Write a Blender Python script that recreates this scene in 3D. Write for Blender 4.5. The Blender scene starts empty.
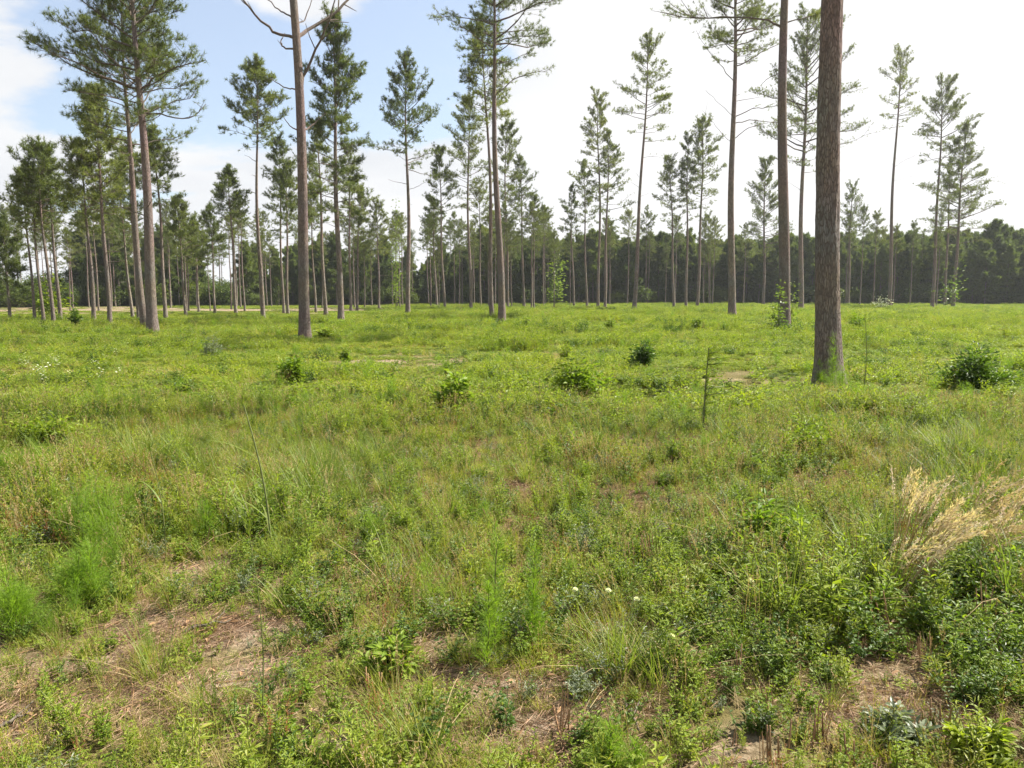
import bpy, math, random
import numpy as np
from mathutils import Vector

rad = math.radians
TAU = 2 * math.pi
rng = np.random.default_rng(7)
scene = bpy.context.scene
COL = scene.collection

# ------------------------------------------------------------------ camera model
F = 797.0
CAM_H = 1.5
PITCH = math.atan((384 - 296) / F)
cP, sP = math.cos(PITCH), math.sin(PITCH)


def ray(px, py):
    xc, yc = (px - 512) / F, (384 - py) / F
    return np.array([xc, cP + yc * sP, -sP + yc * cP])


def gp(px, py):
    """pixel on the ground -> world x, y"""
    d = ray(px, py)
    t = -CAM_H / min(d[2], -1e-4)
    return d[0] * t, d[1] * t


def at_depth(px, py, Y):
    d = ray(px, py)
    t = Y / d[1]
    return np.array([d[0] * t, Y, CAM_H + d[2] * t])


def to_px(x, y, z=0.0):
    v = y * cP - (z - CAM_H) * sP
    v = np.maximum(v, 0.05)
    u = y * sP + (z - CAM_H) * cP
    return 512 + F * x / v, 384 - F * u / v


# ------------------------------------------------------------------ noise
def _hash(ix, iy, seed):
    n = (ix.astype(np.int64) * 374761393 + iy.astype(np.int64) * 668265263 + seed * 1442695041) & 0xFFFFFFFF
    n = ((n ^ (n >> 13)) * 1274126177) & 0xFFFFFFFF
    return ((n ^ (n >> 16)) & 0xFFFFFF) / float(0xFFFFFF)


def noise(x, y, seed=0, octaves=3):
    x = np.asarray(x, float); y = np.asarray(y, float)
    out = np.zeros_like(x); amp = 1.0; tot = 0.0
    for o in range(octaves):
        ix, iy = np.floor(x), np.floor(y)
        fx, fy = x - ix, y - iy
        fx = fx * fx * (3 - 2 * fx); fy = fy * fy * (3 - 2 * fy)
        a = _hash(ix, iy, seed + o); b = _hash(ix + 1, iy, seed + o)
        c = _hash(ix, iy + 1, seed + o); d = _hash(ix + 1, iy + 1, seed + o)
        out += amp * ((a * (1 - fx) + b * fx) * (1 - fy) + (c * (1 - fx) + d * fx) * fy)
        tot += amp; amp *= 0.5; x = x * 2.03 + 17.3; y = y * 2.03 - 9.1
    return out / tot


def sstep(a, b, x):
    t = np.clip((x - a) / (b - a), 0, 1)
    return t * t * (3 - 2 * t)


def hgt(x, y):
    """gentle relief of the field"""
    x = np.asarray(x, float); y = np.asarray(y, float)
    fade = 1 - sstep(30, 60, np.hypot(x, y))
    return ((noise(x * .45, y * .45, 3, 3) - .5) * .13 + (noise(x * 2.2, y * 2.2, 9, 2) - .5) * .05) * fade


def blobs(px, py, lst):
    v = np.zeros_like(px)
    for (bx, by, sx, sy, a) in lst:
        v = np.maximum(v, a * np.exp(-(((px - bx) / sx) ** 2 + ((py - by) / sy) ** 2)))
    return v


BARE = [(x_, y_, a_, b_ * (1.15 if y_ < 420 else 1), c_ * (1 if y_ < 520 else .82)) for (x_, y_, a_, b_, c_) in [(829, 386, 26, 5, 1.0), (153, 338, 14, 2.5, 1.0), (502, 326, 12, 2.5, .9), (785, 335, 16, 3, 1.0), (150, 690, 190, 50, .42), (500, 730, 160, 30, .4), (215, 590, 55, 32, 1.0), (250, 625, 60, 26, 1.0), (170, 640, 60, 30, .8), (235, 690, 45, 24, .9), (20, 745, 60, 26, 1.0),
        (80, 700, 60, 30, .5), (340, 745, 70, 26, .9), (430, 700, 60, 28, .9), (560, 725, 60, 22, 1.0), (520, 695, 50, 22, .9),
        (440, 650, 26, 30, .8), (320, 590, 22, 16, .8), (820, 478, 42, 16, 1.0), (790, 486, 24, 14, .8), (640, 712, 40, 20, .8),
        (380, 359, 38, 7, .9), (430, 362, 26, 5, .8), (290, 396, 30, 8, .7), (650, 376, 26, 4, .8), (790, 383, 28, 5, 1.0),
        (860, 392, 40, 6, .7), (715, 383, 30, 4, .6), (905, 388, 22, 4, .7), (300, 341, 30, 3, .7), (1010, 412, 26, 7, .6), (590, 352, 26, 4, .5),
        (880, 478, 24, 10, .6), (860, 720, 22, 16, .6), (90, 658, 30, 14, .6), (480, 322, 40, 2.5, .5), (230, 655, 50, 30, .9),
        (780, 640, 18, 12, .5), (175, 590, 34, 14, .7), (700, 455, 26, 10, .5)]]
FORB = [(760, 520, 50, 28, 1.0), (700, 560, 40, 24, .7), (940, 680, 120, 70, .9), (760, 690, 100, 70, .8), (45, 430, 60, 26, .9),
        (60, 520, 70, 32, .6), (600, 430, 90, 14, .7), (800, 425, 110, 16, 1.0), (390, 655, 38, 26, 1.0), (520, 640, 60, 30, .9),
        (660, 680, 60, 36, .8), (880, 430, 80, 18, .7), (640, 590, 70, 30, .7), (980, 590, 60, 40, .8), (500, 430, 60, 14, .5),
        (300, 540, 60, 20, .5), (330, 640, 40, 30, .5), (90, 610, 60, 20, .5), (110, 740, 60, 16, .4), (560, 500, 60, 20, .5)]
TALLG = [(330, 482, 55, 26, 1.0), (200, 470, 60, 22, .8), (430, 570, 26, 26, .7), (570, 470, 40, 20, .4), (960, 470, 60, 30, .9), (470, 600, 20, 20, .4),
         (900, 470, 40, 20, .5), (620, 690, 40, 30, .4), (850, 560, 40, 22, .5), (280, 610, 30, 20, .5), (60, 470, 50, 20, .4)]
FENN = [(95, 545, 40, 34, 1.0), (20, 470, 50, 26, .7), (500, 600, 30, 26, .5), (20, 590, 40, 40, .6), (600, 745, 24, 18, .6), (110, 420, 34, 16, .6),
        (830, 372, 12, 6, .6), (40, 640, 40, 26, .5)]


def bare(x, y):
    px, py = to_px(x, y)
    b = blobs(px, py, BARE)
    n = noise(x * 2.6, y * 2.6, 31, 3)
    m = noise(x * .7, y * .7, 55, 3)
    n4 = noise(x * 6.5, y * 6.5, 35, 3)
    return np.clip(sstep(.30, .55, b + (n - .5) * .9 + (n4 - .5) * 1.7) + sstep(.62, .78, m + (n - .5) * .6) * .55, 0, 1)


# ------------------------------------------------------------------ mesh builder
class MB:
    def __init__(s):
        s.V = []; s.T = []; s.Q = []; s.Tm = []; s.Qm = []; s.n = 0; s.smooth = []

    def verts(s, v):
        v = np.asarray(v, float).reshape(-1, 3)
        o = s.n; s.V.append(v); s.n += len(v); return o

    def tris(s, f, m=0):
        f = np.asarray(f, int).reshape(-1, 3); s.T.append(f); s.Tm.append(np.full(len(f), m))

    def quads(s, f, m=0):
        f = np.asarray(f, int).reshape(-1, 4); s.Q.append(f); s.Qm.append(np.full(len(f), m))

    def tube(s, pts, rs, sides=6, m=0, cap=True, disp=None):
        pts = np.asarray(pts, float); rs = np.asarray(rs, float); k = len(pts)
        tan = np.gradient(pts, axis=0); tan /= np.linalg.norm(tan, axis=1)[:, None] + 1e-9
        ref = np.array([1., 0, 0]) if abs(tan[0][0]) < .8 else np.array([0, 1., 0])
        a = np.cross(tan, ref); a /= np.linalg.norm(a, axis=1)[:, None] + 1e-9
        b = np.cross(tan, a)
        th = np.linspace(0, TAU, sides, endpoint=False)
        r = rs[:, None] * np.ones((1, sides))
        if disp is not None: r = r * disp
        ring = pts[:, None, :] + r[:, :, None] * (a[:, None, :] * np.cos(th)[None, :, None] + b[:, None, :] * np.sin(th)[None, :, None])
        o = s.verts(ring)
        i = np.arange(k - 1)[:, None] * sides; j = np.arange(sides)[None, :]; j2 = (j + 1) % sides
        q = np.stack([i + j, i + j2, i + sides + j2, i + sides + j], -1).reshape(-1, 4) + o
        s.quads(q, m)
        if cap:
            c = s.verts(pts[-1] + tan[-1] * rs[-1] * .5)
            e = o + (k - 1) * sides
            s.tris(np.stack([e + np.arange(sides), e + (np.arange(sides) + 1) % sides, np.full(sides, c)], -1), m)

    def ribbons(s, base, d, bd, L, W, bend, seg=3, droop=0.0, m=0, p=1.0):
        base = np.asarray(base, float); n = len(base)
        if n == 0: return
        wv = np.cross(d, bd); wv /= np.linalg.norm(wv, axis=1)[:, None] + 1e-9
        ss = np.linspace(0, 1, seg + 1)
        rows = []
        for t in ss:
            c = base + d * (L * t)[:, None] + bd * (bend * L * t * t)[:, None]
            c[:, 2] -= droop * L * t ** 3
            w = W * (1 - t ** 1.6) * (.55 + .9 * t if t < .4 else .91)
            rows.append((c - wv * (w / 2)[:, None], c + wv * (w / 2)[:, None]))
        arr = np.stack([r[k] for r in rows[:-1] for k in (0, 1)] + [rows[-1][0]], 1)  # n, 2*seg+1, 3
        nv = 2 * seg + 1
        o = s.verts(arr)
        b = o + np.arange(n)[:, None] * nv
        q = []
        for k in range(seg - 1):
            q.append(np.concatenate([b + 2 * k, b + 2 * k + 1, b + 2 * k + 3, b + 2 * k + 2], 1))
        if q: s.quads(np.concatenate(q), m)
        k = seg - 1
        s.tris(np.concatenate([b + 2 * k, b + 2 * k + 1, b + 2 * k + 2], 1), m)

    def leaves(s, base, d, nrm, L, W, fold=.25, curl=.15, m=0, simple=False):
        base = np.asarray(base, float); n = len(base)
        if n == 0: return
        d = d / (np.linalg.norm(d, axis=1)[:, None] + 1e-9)
        sd = np.cross(d, nrm); sd /= np.linalg.norm(sd, axis=1)[:, None] + 1e-9
        up = np.cross(sd, d)
        L = np.broadcast_to(L, (n,)); W = np.broadcast_to(W, (n,))

        def P(t, w, h): return base + d * (L * t)[:, None] + sd * (W * w)[:, None] + up * (W * h * fold * 2 - L * curl * t * t)[:, None]
        if simple:
            arr = np.stack([P(0, 0, 0), P(.45, -.5, .5), P(1, 0, 0), P(.45, .5, .5)], 1)
            o = s.verts(arr); b = o + np.arange(n)[:, None] * 4
            s.tris(np.concatenate([np.concatenate([b, b + 2, b + 1], 1), np.concatenate([b, b + 3, b + 2], 1)]), m)
            return
        arr = np.stack([P(0, 0, 0), P(.28, -.42, .42), P(.28, 0, 0), P(.28, .42, .42), P(.66, -.4, .4), P(.66, 0, 0), P(.66, .4, .4), P(1, 0, 0)], 1)
        o = s.verts(arr); b = o + np.arange(n)[:, None] * 8
        c = lambda *k: np.concatenate([b + i for i in k], 1)
        s.tris(np.concatenate([c(0, 2, 1), c(0, 3, 2), c(4, 5, 7), c(5, 6, 7)]), m)
        s.quads(np.concatenate([c(1, 2, 5, 4), c(2, 3, 6, 5)]), m)

    def merge(s, other, mat=None, off=(0, 0, 0), ang=0., sc=1.):
        V = np.concatenate(other.V)
        ca, sa = math.cos(ang), math.sin(ang)
        R = np.array([[ca, sa, 0], [-sa, ca, 0], [0, 0, 1]])
        o = s.verts((V @ R) * sc + np.asarray(off))
        for f, m in zip(other.T, other.Tm): s.T.append(f + o); s.Tm.append(m)
        for f, m in zip(other.Q, other.Qm): s.Q.append(f + o); s.Qm.append(m)

    def mesh(s, name, mats, smooth=False):
        me = bpy.data.meshes.new(name)
        V = np.concatenate(s.V)
        T = np.concatenate(s.T) if s.T else np.zeros((0, 3), int)
        Q = np.concatenate(s.Q) if s.Q else np.zeros((0, 4), int)
        Tm = np.concatenate(s.Tm) if s.Tm else np.zeros(0, int)
        Qm = np.concatenate(s.Qm) if s.Qm else np.zeros(0, int)
        me.vertices.add(len(V)); me.vertices.foreach_set('co', V.astype(np.float32).ravel())
        nl = len(T) * 3 + len(Q) * 4
        me.loops.add(nl)
        me.loops.foreach_set('vertex_index', np.concatenate([T.ravel(), Q.ravel()]).astype(np.int32))
        npoly = len(T) + len(Q)
        me.polygons.add(npoly)
        st = np.concatenate([np.arange(len(T)) * 3, len(T) * 3 + np.arange(len(Q)) * 4])
        me.polygons.foreach_set('loop_start', st.astype(np.int32))
        me.polygons.foreach_set('material_index', np.concatenate([Tm, Qm]).astype(np.int32))
        if smooth: me.polygons.foreach_set('use_smooth', np.ones(npoly, bool))
        else: me.polygons.foreach_set('use_smooth', np.zeros(npoly, bool))
        me.update(calc_edges=True)
        for m in mats: me.materials.append(m)
        return me


def link(name, me, parent=None, loc=None):
    o = bpy.data.objects.new(name, me); COL.objects.link(o)
    if parent is not None: o.parent = parent
    if loc is not None: o.location = loc
    return o


def thing(name, label, cat, loc=(0, 0, 0), group=None, rz=0.0):
    o = bpy.data.objects.new(name, None); COL.objects.link(o)
    o.empty_display_size = .2
    o.location = loc; o.rotation_euler = (0, 0, rz)
    o['label'] = label; o['category'] = cat
    if group: o['group'] = group
    return o


# ------------------------------------------------------------------ materials
def nt(name):
    m = bpy.data.materials.new(name); m.use_nodes = True
    t = m.node_tree; t.nodes.clear()
    return m, t, t.nodes, t.links


def N(t, kind, **kw):
    n = t.nodes.new(kind)
    for k, v in kw.items():
        if k.startswith('i_'):
            n.inputs[k[2:].replace('_', ' ')].default_value = v
        else:
            setattr(n, k, v)
    return n


def ramp(t, stops):
    r = t.nodes.new('ShaderNodeValToRGB'); e = r.color_ramp.elements
    while len(e) > 1: e.remove(e[0])
    e[0].position = stops[0][0]; e[0].color = (*stops[0][1], 1)
    for p, c in stops[1:]:
        k = e.new(p); k.color = (*c, 1)
    return r


def leaf_mat(name, stops, trans=.4, rough=.5, patch=.35, tint=(1.25, 1.0, .55), spec=.35):
    """leaf: colour varies leaf by leaf and drifts over metres of ground"""
    m, t, n, l = nt(name)
    g = N(t, 'ShaderNodeNewGeometry'); oi = N(t, 'ShaderNodeObjectInfo')
    mix = N(t, 'ShaderNodeMath', operation='MULTIPLY_ADD'); mix.inputs[1].default_value = .55
    l.new(g.outputs['Random Per Island'], mix.inputs[0])
    m2 = N(t, 'ShaderNodeMath', operation='MULTIPLY'); m2.inputs[1].default_value = .45
    l.new(oi.outputs['Random'], m2.inputs[0]); l.new(m2.outputs[0], mix.inputs[2])
    r = ramp(t, stops); l.new(mix.outputs[0], r.inputs[0])
    no = N(t, 'ShaderNodeTexNoise'); no.inputs['Scale'].default_value = .42; no.inputs['Detail'].default_value = 5; no.inputs['Roughness'].default_value = .6
    l.new(g.outputs['Position'], no.inputs['Vector'])
    mr = N(t, 'ShaderNodeMapRange'); mr.inputs[1].default_value = .4; mr.inputs[2].default_value = .62
    mr.inputs[3].default_value = 0; mr.inputs[4].default_value = patch
    l.new(no.outputs[0], mr.inputs[0])
    mul = N(t, 'ShaderNodeMix', data_type='RGBA', blend_type='MULTIPLY')
    l.new(mr.outputs[0], mul.inputs[0]); l.new(r.outputs[0], mul.inputs[6]); mul.inputs[7].default_value = (*tint, 1)
    p = N(t, 'ShaderNodeBsdfPrincipled'); p.inputs['Roughness'].default_value = rough
    p.inputs['Specular IOR Level'].default_value = spec
    l.new(mul.outputs[2], p.inputs['Base Color'])
    tr = N(t, 'ShaderNodeBsdfTranslucent')
    sat = N(t, 'ShaderNodeMix', data_type='RGBA', blend_type='MULTIPLY'); sat.inputs[0].default_value = 1
    l.new(mul.outputs[2], sat.inputs[6]); sat.inputs[7].default_value = (1.5, 1.6, .7, 1)
    l.new(sat.outputs[2], tr.inputs[0])
    ms = N(t, 'ShaderNodeMixShader'); ms.inputs[0].default_value = trans
    l.new(p.outputs[0], ms.inputs[1]); l.new(tr.outputs[0], ms.inputs[2])
    o = N(t, 'ShaderNodeOutputMaterial'); l.new(ms.outputs[0], o.inputs[0])
    return m


def bark_mat(name, plate, furrow, sc=14., bump=1.0, warm=(.26, .15, .10)):
    m, t, n, l = nt(name)
    tc = N(t, 'ShaderNodeTexCoord'); mp = N(t, 'ShaderNodeMapping'); mp.inputs['Scale'].default_value = (sc, sc, sc * .2)
    l.new(tc.outputs['Object'], mp.inputs[0])
    nw = N(t, 'ShaderNodeTexNoise'); nw.inputs['Scale'].default_value = 1.3; nw.inputs['Detail'].default_value = 3
    l.new(mp.outputs[0], nw.inputs['Vector'])
    ad = N(t, 'ShaderNodeMix', data_type='RGBA', blend_type='LINEAR_LIGHT'); ad.inputs[0].default_value = .5
    l.new(mp.outputs[0], ad.inputs[6]); l.new(nw.outputs['Color'], ad.inputs[7])
    v = N(t, 'ShaderNodeTexVoronoi', feature='DISTANCE_TO_EDGE'); v.inputs['Scale'].default_value = 1.0
    l.new(ad.outputs[2], v.inputs['Vector'])
    v2 = N(t, 'ShaderNodeTexVoronoi', feature='F1'); v2.inputs['Scale'].default_value = 1.0
    l.new(ad.outputs[2], v2.inputs['Vector'])
    nf = N(t, 'ShaderNodeTexNoise'); nf.inputs['Scale'].default_value = 4; nf.inputs['Detail'].default_value = 5
    l.new(mp.outputs[0], nf.inputs['Vector'])
    nb = N(t, 'ShaderNodeTexNoise'); nb.inputs['Scale'].default_value = .6; nb.inputs['Detail'].default_value = 3
    l.new(tc.outputs['Object'], nb.inputs['Vector'])
    pr = ramp(t, [(0.25, plate), (.6, tuple(c * 1.35 for c in plate)), (.85, warm)]); l.new(v2.outputs['Color'], pr.inputs[0])
    mb = N(t, 'ShaderNodeMix', data_type='RGBA', blend_type='MULTIPLY'); mb.inputs[0].default_value = .5
    l.new(pr.outputs[0], mb.inputs[6]); l.new(nb.outputs['Color'], mb.inputs[7])
    mb2 = N(t, 'ShaderNodeMix', data_type='RGBA', blend_type='OVERLAY'); mb2.inputs[0].default_value = .5
    l.new(mb.outputs[2], mb2.inputs[6]); l.new(nf.outputs[0], mb2.inputs[7])
    ed = N(t, 'ShaderNodeMapRange'); ed.inputs[1].default_value = .01; ed.inputs[2].default_value = .16
    l.new(v.outputs['Distance'], ed.inputs[0])
    mx = N(t, 'ShaderNodeMix', data_type='RGBA'); l.new(ed.outputs[0], mx.inputs[0])
    mx.inputs[6].default_value = (*furrow, 1); l.new(mb2.outputs[2], mx.inputs[7])
    hh = N(t, 'ShaderNodeMath', operation='MULTIPLY_ADD'); hh.inputs[1].default_value = .35
    l.new(nf.outputs[0], hh.inputs[0]); l.new(ed.outputs[0], hh.inputs[2])
    bp = N(t, 'ShaderNodeBump'); bp.inputs['Strength'].default_value = bump; bp.inputs['Distance'].default_value = .025
    l.new(hh.outputs[0], bp.inputs['Height'])
    p = N(t, 'ShaderNodeBsdfPrincipled'); p.inputs['Roughness'].default_value = .9; p.inputs['Specular IOR Level'].default_value = .15
    l.new(mx.outputs[2], p.inputs['Base Color']); l.new(bp.outputs[0], p.inputs['Normal'])
    o = N(t, 'ShaderNodeOutputMaterial'); l.new(p.outputs[0], o.inputs[0])
    return m


M = {}
M['bark'] = bark_mat('pine_bark', (.245, .195, .175), (.13, .10, .088), 36., .8, (.30, .22, .185))
M['bark_far'] = bark_mat('pine_bark_fine', (.24, .195, .17), (.12, .095, .08), 14., .6, (.30, .22, .18))
M['branch'] = bark_mat('branch_bark', (.17, .135, .115), (.09, .07, .06), 30., .4, (.2, .15, .12))
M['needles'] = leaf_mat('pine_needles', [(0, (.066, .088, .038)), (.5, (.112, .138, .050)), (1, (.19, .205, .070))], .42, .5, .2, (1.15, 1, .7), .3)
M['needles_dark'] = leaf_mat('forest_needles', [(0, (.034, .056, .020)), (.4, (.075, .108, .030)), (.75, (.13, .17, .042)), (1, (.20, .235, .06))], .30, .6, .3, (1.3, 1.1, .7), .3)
M['grass'] = leaf_mat('grass_blade', [(0, (.135, .185, .020)), (.5, (.215, .26, .034)), (.82, (.31, .31, .06)), (1, (.46, .38, .18))], .38, .6, .5, (1.35, 1.03, .7), .2)
M['grass_dark'] = leaf_mat('tall_grass_blade', [(0, (.09, .14, .022)), (.6, (.14, .19, .033)), (1, (.22, .24, .07))], .38, .5, .3, (1.2, 1.05, .8), .25)
M['forb'] = leaf_mat('forb_leaf', [(0, (.075, .14, .016)), (.5, (.155, .23, .024)), (1, (.26, .31, .05))], .38, .55, .4, (1.35, 1.05, .6), .22)
M['forb_dark'] = leaf_mat('dark_forb_leaf', [(0, (.040, .080, .017)), (.5, (.08, .14, .022)), (1, (.17, .22, .04))], .36, .5, .3, (1.25, 1.05, .7), .28)
M['forb_bright'] = leaf_mat('bright_forb_leaf', [(0, (.14, .21, .018)), (.6, (.21, .27, .028)), (1, (.28, .30, .05))], .45, .5, .3, (1.3, 1.0, .7))
M['fennel'] = leaf_mat('dog_fennel_leaf', [(0, (.12, .21, .022)), (1, (.21, .31, .04))], .45, .6, .2, (1.2, 1, .7), .2)
M['silver'] = leaf_mat('pale_weed_leaf', [(0, (.09, .12, .06)), (1, (.22, .25, .16))], .3, .45, .2, (1.1, 1, .9), .4)
M['dry'] = leaf_mat('dry_grass', [(0, (.21, .145, .075)), (.5, (.34, .25, .13)), (1, (.46, .37, .21))], .3, .6, .2, (1.1, .95, .8), .2)
M['tan'] = leaf_mat('tan_plume', [(0, (.38, .27, .18)), (.5, (.55, .42, .29)), (1, (.70, .59, .43))], .25, .6, .1, (1.1, .95, .8), .2)
M['litter'] = leaf_mat('pine_straw', [(0, (.15, .085, .05)), (.4, (.27, .17, .11)), (.8, (.40, .29, .20)), (1, (.50, .40, .30))], .05, .7, .2, (1.1, .95, .9), .2)
M['red'] = leaf_mat('red_sorrel', [(0, (.20, .06, .03)), (1, (.33, .15, .07))], .3, .6, .1, (1.1, .95, .8), .2)
M['stem'] = leaf_mat('green_stem', [(0, (.08, .11, .03)), (1, (.15, .16, .05))], .1, .5, .2)
M['stalk'] = leaf_mat('dead_stalk', [(0, (.18, .10, .05)), (1, (.36, .23, .12))], .05, .7, .1, (1, 1, 1), .2)
M['white'] = leaf_mat('white_petal', [(0, (.7, .7, .62)), (1, (.85, .85, .8))], .35, .6, 0, (1, 1, 1), .2)
M['sapling'] = leaf_mat('sapling_leaf', [(0, (.09, .15, .02)), (1, (.18, .24, .04))], .45, .45, .2, (1.2, 1, .7))


def ground_mat():
    m, t, n, l = nt('field_soil')
    g = N(t, 'ShaderNodeNewGeometry')
    n1 = N(t, 'ShaderNodeTexNoise'); n1.inputs['Scale'].default_value = .8; n1.inputs['Detail'].default_value = 8; n1.inputs['Roughness'].default_value = .65
    n2 = N(t, 'ShaderNodeTexNoise'); n2.inputs['Scale'].default_value = 26; n2.inputs['Detail'].default_value = 8; n2.inputs['Roughness'].default_value = .7
    n3 = N(t, 'ShaderNodeTexNoise'); n3.inputs['Scale'].default_value = .06; n3.inputs['Detail'].default_value = 5
    for k in (n1, n2, n3): l.new(g.outputs['Position'], k.inputs['Vector'])
    r1 = ramp(t, [(.3, (.085, .06, .04)), (.45, (.19, .14, .095)), (.58, (.34, .265, .195)), (.75, (.50, .41, .31))]); l.new(n2.outputs[0], r1.inputs[0])
    r2 = ramp(t, [(.3, (.10, .085, .035)), (.6, (.16, .135, .05)), (.8, (.24, .19, .09))]); l.new(n2.outputs[0], r2.inputs[0])
    at = N(t, 'ShaderNodeAttribute', attribute_name='bare')
    mx = N(t, 'ShaderNodeMix', data_type='RGBA'); l.new(at.outputs['Fac'], mx.inputs[0])
    l.new(r2.outputs[0], mx.inputs[6]); l.new(r1.outputs[0], mx.inputs[7])
    mg = N(t, 'ShaderNodeMix', data_type='RGBA', blend_type='MULTIPLY'); mg.inputs[0].default_value = .5
    r3 = ramp(t, [(.35, (.6, .6, .6)), (.6, (1.1, 1.05, 1))]); l.new(n1.outputs[0], r3.inputs[0])
    l.new(mx.outputs[2], mg.inputs[6]); l.new(r3.outputs[0], mg.inputs[7])
    bp = N(t, 'ShaderNodeBump'); bp.inputs['Strength'].default_value = .8; bp.inputs['Distance'].default_value = .03
    l.new(n2.outputs[0], bp.inputs['Height'])
    p = N(t, 'ShaderNodeBsdfPrincipled'); p.inputs['Roughness'].default_value = .95; p.inputs['Specular IOR Level'].default_value = .1
    l.new(mg.outputs[2], p.inputs['Base Color']); l.new(bp.outputs[0], p.inputs['Normal'])
    o = N(t, 'ShaderNodeOutputMaterial'); l.new(p.outputs[0], o.inputs[0])
    return m


# ------------------------------------------------------------------ ground sheet
def build_ground():
    a = np.concatenate([-np.geomspace(2500, 22, 34), np.arange(-21.75, 21.9, .25), np.geomspace(22, 2500, 34)])
    b = np.concatenate([-np.geomspace(600, 4, 10), np.arange(-3.5, 28, .2), np.geomspace(28, 3000, 46)])
    X, Y = np.meshgrid(a, b)
    Z = hgt(X, Y)
    mb = MB(); mb.verts(np.stack([X, Y, Z], -1))
    w = len(a); h = len(b)
    i = np.arange(h - 1)[:, None] * w; j = np.arange(w - 1)[None, :]
    mb.quads(np.stack([i + j, i + j + 1, i + w + j + 1, i + w + j], -1))
    me = mb.mesh('ground', [ground_mat()], True)
    at = me.attributes.new('bare', 'FLOAT', 'POINT')
    px, py = to_px(X, Y)
    B = bare(X, Y)
    far = sstep(60, 75, Y) * (1 - sstep(-10, 5, X + .12 * Y)) * .75    # bare straw strip before the left wood
    B = np.clip(np.maximum(B, far), 0, 1)
    at.data.foreach_set('value', B.astype(np.float32).ravel())
    o = link('ground', me); o['kind'] = 'structure'
    return o


build_ground()


# ------------------------------------------------------------------ scatter by geometry nodes (uncountable ground cover only)
def scatter(name, label, meshes, P, R, S, I, sc3=None):
    col = bpy.data.collections.new(name + '_kinds')
    for k, me in enumerate(meshes):
        o = bpy.data.objects.new('%s_kind_%02d' % (name, k), me); col.objects.link(o)
    me = bpy.data.meshes.new(name)
    me.vertices.add(len(P)); me.vertices.foreach_set('co', np.asarray(P, np.float32).ravel())
    a = me.attributes.new('turn', 'FLOAT_VECTOR', 'POINT'); a.data.foreach_set('vector', np.asarray(R, np.float32).ravel())
    if np.ndim(S) == 1: S = np.stack([S, S, S], -1)
    a = me.attributes.new('size', 'FLOAT_VECTOR', 'POINT'); a.data.foreach_set('vector', np.asarray(S, np.float32).ravel())
    a = me.attributes.new('pick', 'INT', 'POINT'); a.data.foreach_set('value', np.asarray(I, np.int32))
    me.update()
    o = link(name, me); o['kind'] = 'stuff'; o['label'] = label
    ng = bpy.data.node_groups.new(name, 'GeometryNodeTree')
    ng.interface.new_socket('Geometry', in_out='INPUT', socket_type='NodeSocketGeometry')
    ng.interface.new_socket('Geometry', in_out='OUTPUT', socket_type='NodeSocketGeometry')
    gi = ng.nodes.new('NodeGroupInput'); go = ng.nodes.new('NodeGroupOutput')
    ip = ng.nodes.new('GeometryNodeInstanceOnPoints'); ci = ng.nodes.new('GeometryNodeCollectionInfo')
    ci.inputs['Collection'].default_value = col; ci.inputs['Separate Children'].default_value = True; ci.inputs['Reset Children'].default_value = True
    ip.inputs['Pick Instance'].default_value = True

    def attr(nm, ty):
        n = ng.nodes.new('GeometryNodeInputNamedAttribute'); n.data_type = ty; n.inputs['Name'].default_value = nm
        return n.outputs['Attribute']
    e2r = ng.nodes.new('FunctionNodeEulerToRotation')
    ng.links.new(attr('turn', 'FLOAT_VECTOR'), e2r.inputs[0])
    ng.links.new(e2r.outputs[0], ip.inputs['Rotation'])
    ng.links.new(attr('size', 'FLOAT_VECTOR'), ip.inputs['Scale'])
    ng.links.new(attr('pick', 'INT'), ip.inputs['Instance Index'])
    ng.links.new(gi.outputs[0], ip.inputs['Points']); ng.links.new(ci.outputs[0], ip.inputs['Instance'])
    ng.links.new(ip.outputs[0], go.inputs[0])
    md = o.modifiers.new('scatter', 'NODES'); md.node_group = ng
    return o


def rand_dir(n, el0, el1, r):
    az = r.uniform(0, TAU, n); el = np.radians(r.uniform(el0, el1, n))
    d = np.stack([np.cos(az) * np.cos(el), np.sin(az) * np.cos(el), np.sin(el)], -1)
    bd = np.stack([np.cos(az), np.sin(az), np.zeros(n)], -1)
    return d, bd


def disc(n, rr, r):
    a = r.uniform(0, TAU, n); q = rr * np.sqrt(r.uniform(0, 1, n))
    return np.stack([np.cos(a) * q, np.sin(a) * q, np.full(n, -.01)], -1)


# ---- kinds of plants, each as an MB; material slots given per scatter list
GM = ['grass', 'grass_dark', 'forb', 'forb_dark', 'forb_bright', 'fennel', 'silver', 'dry', 'litter', 'red', 'stem', 'stalk', 'white', 'tan', 'sapling']
GI = {k: i for i, k in enumerate(GM)}
GMATS = [M[k] for k in GM]


def grass_tuft(seed, n=34, h=.2, w=.0045, rr=.06, mat='grass', seg=3, el=(45, 88), bend=(.1, .7)):
    r = np.random.default_rng(seed); mb = MB()
    d, bd = rand_dir(n, el[0], el[1], r)
    L = h * r.uniform(.5, 1.15, n)
    mb.ribbons(disc(n, rr, r), d, bd, L, w * r.uniform(.7, 1.3, n), r.uniform(*bend, n), seg, .12, GI[mat])
    k = max(2, n // 7)                                  # a few dead blades in every tuft
    d, bd = rand_dir(k, 20, 80, r)
    mb.ribbons(disc(k, rr, r), d, bd, h * r.uniform(.5, 1.0, k), w * np.ones(k), r.uniform(.2, .9, k), seg, .3, GI['dry'])
    return mb


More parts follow.
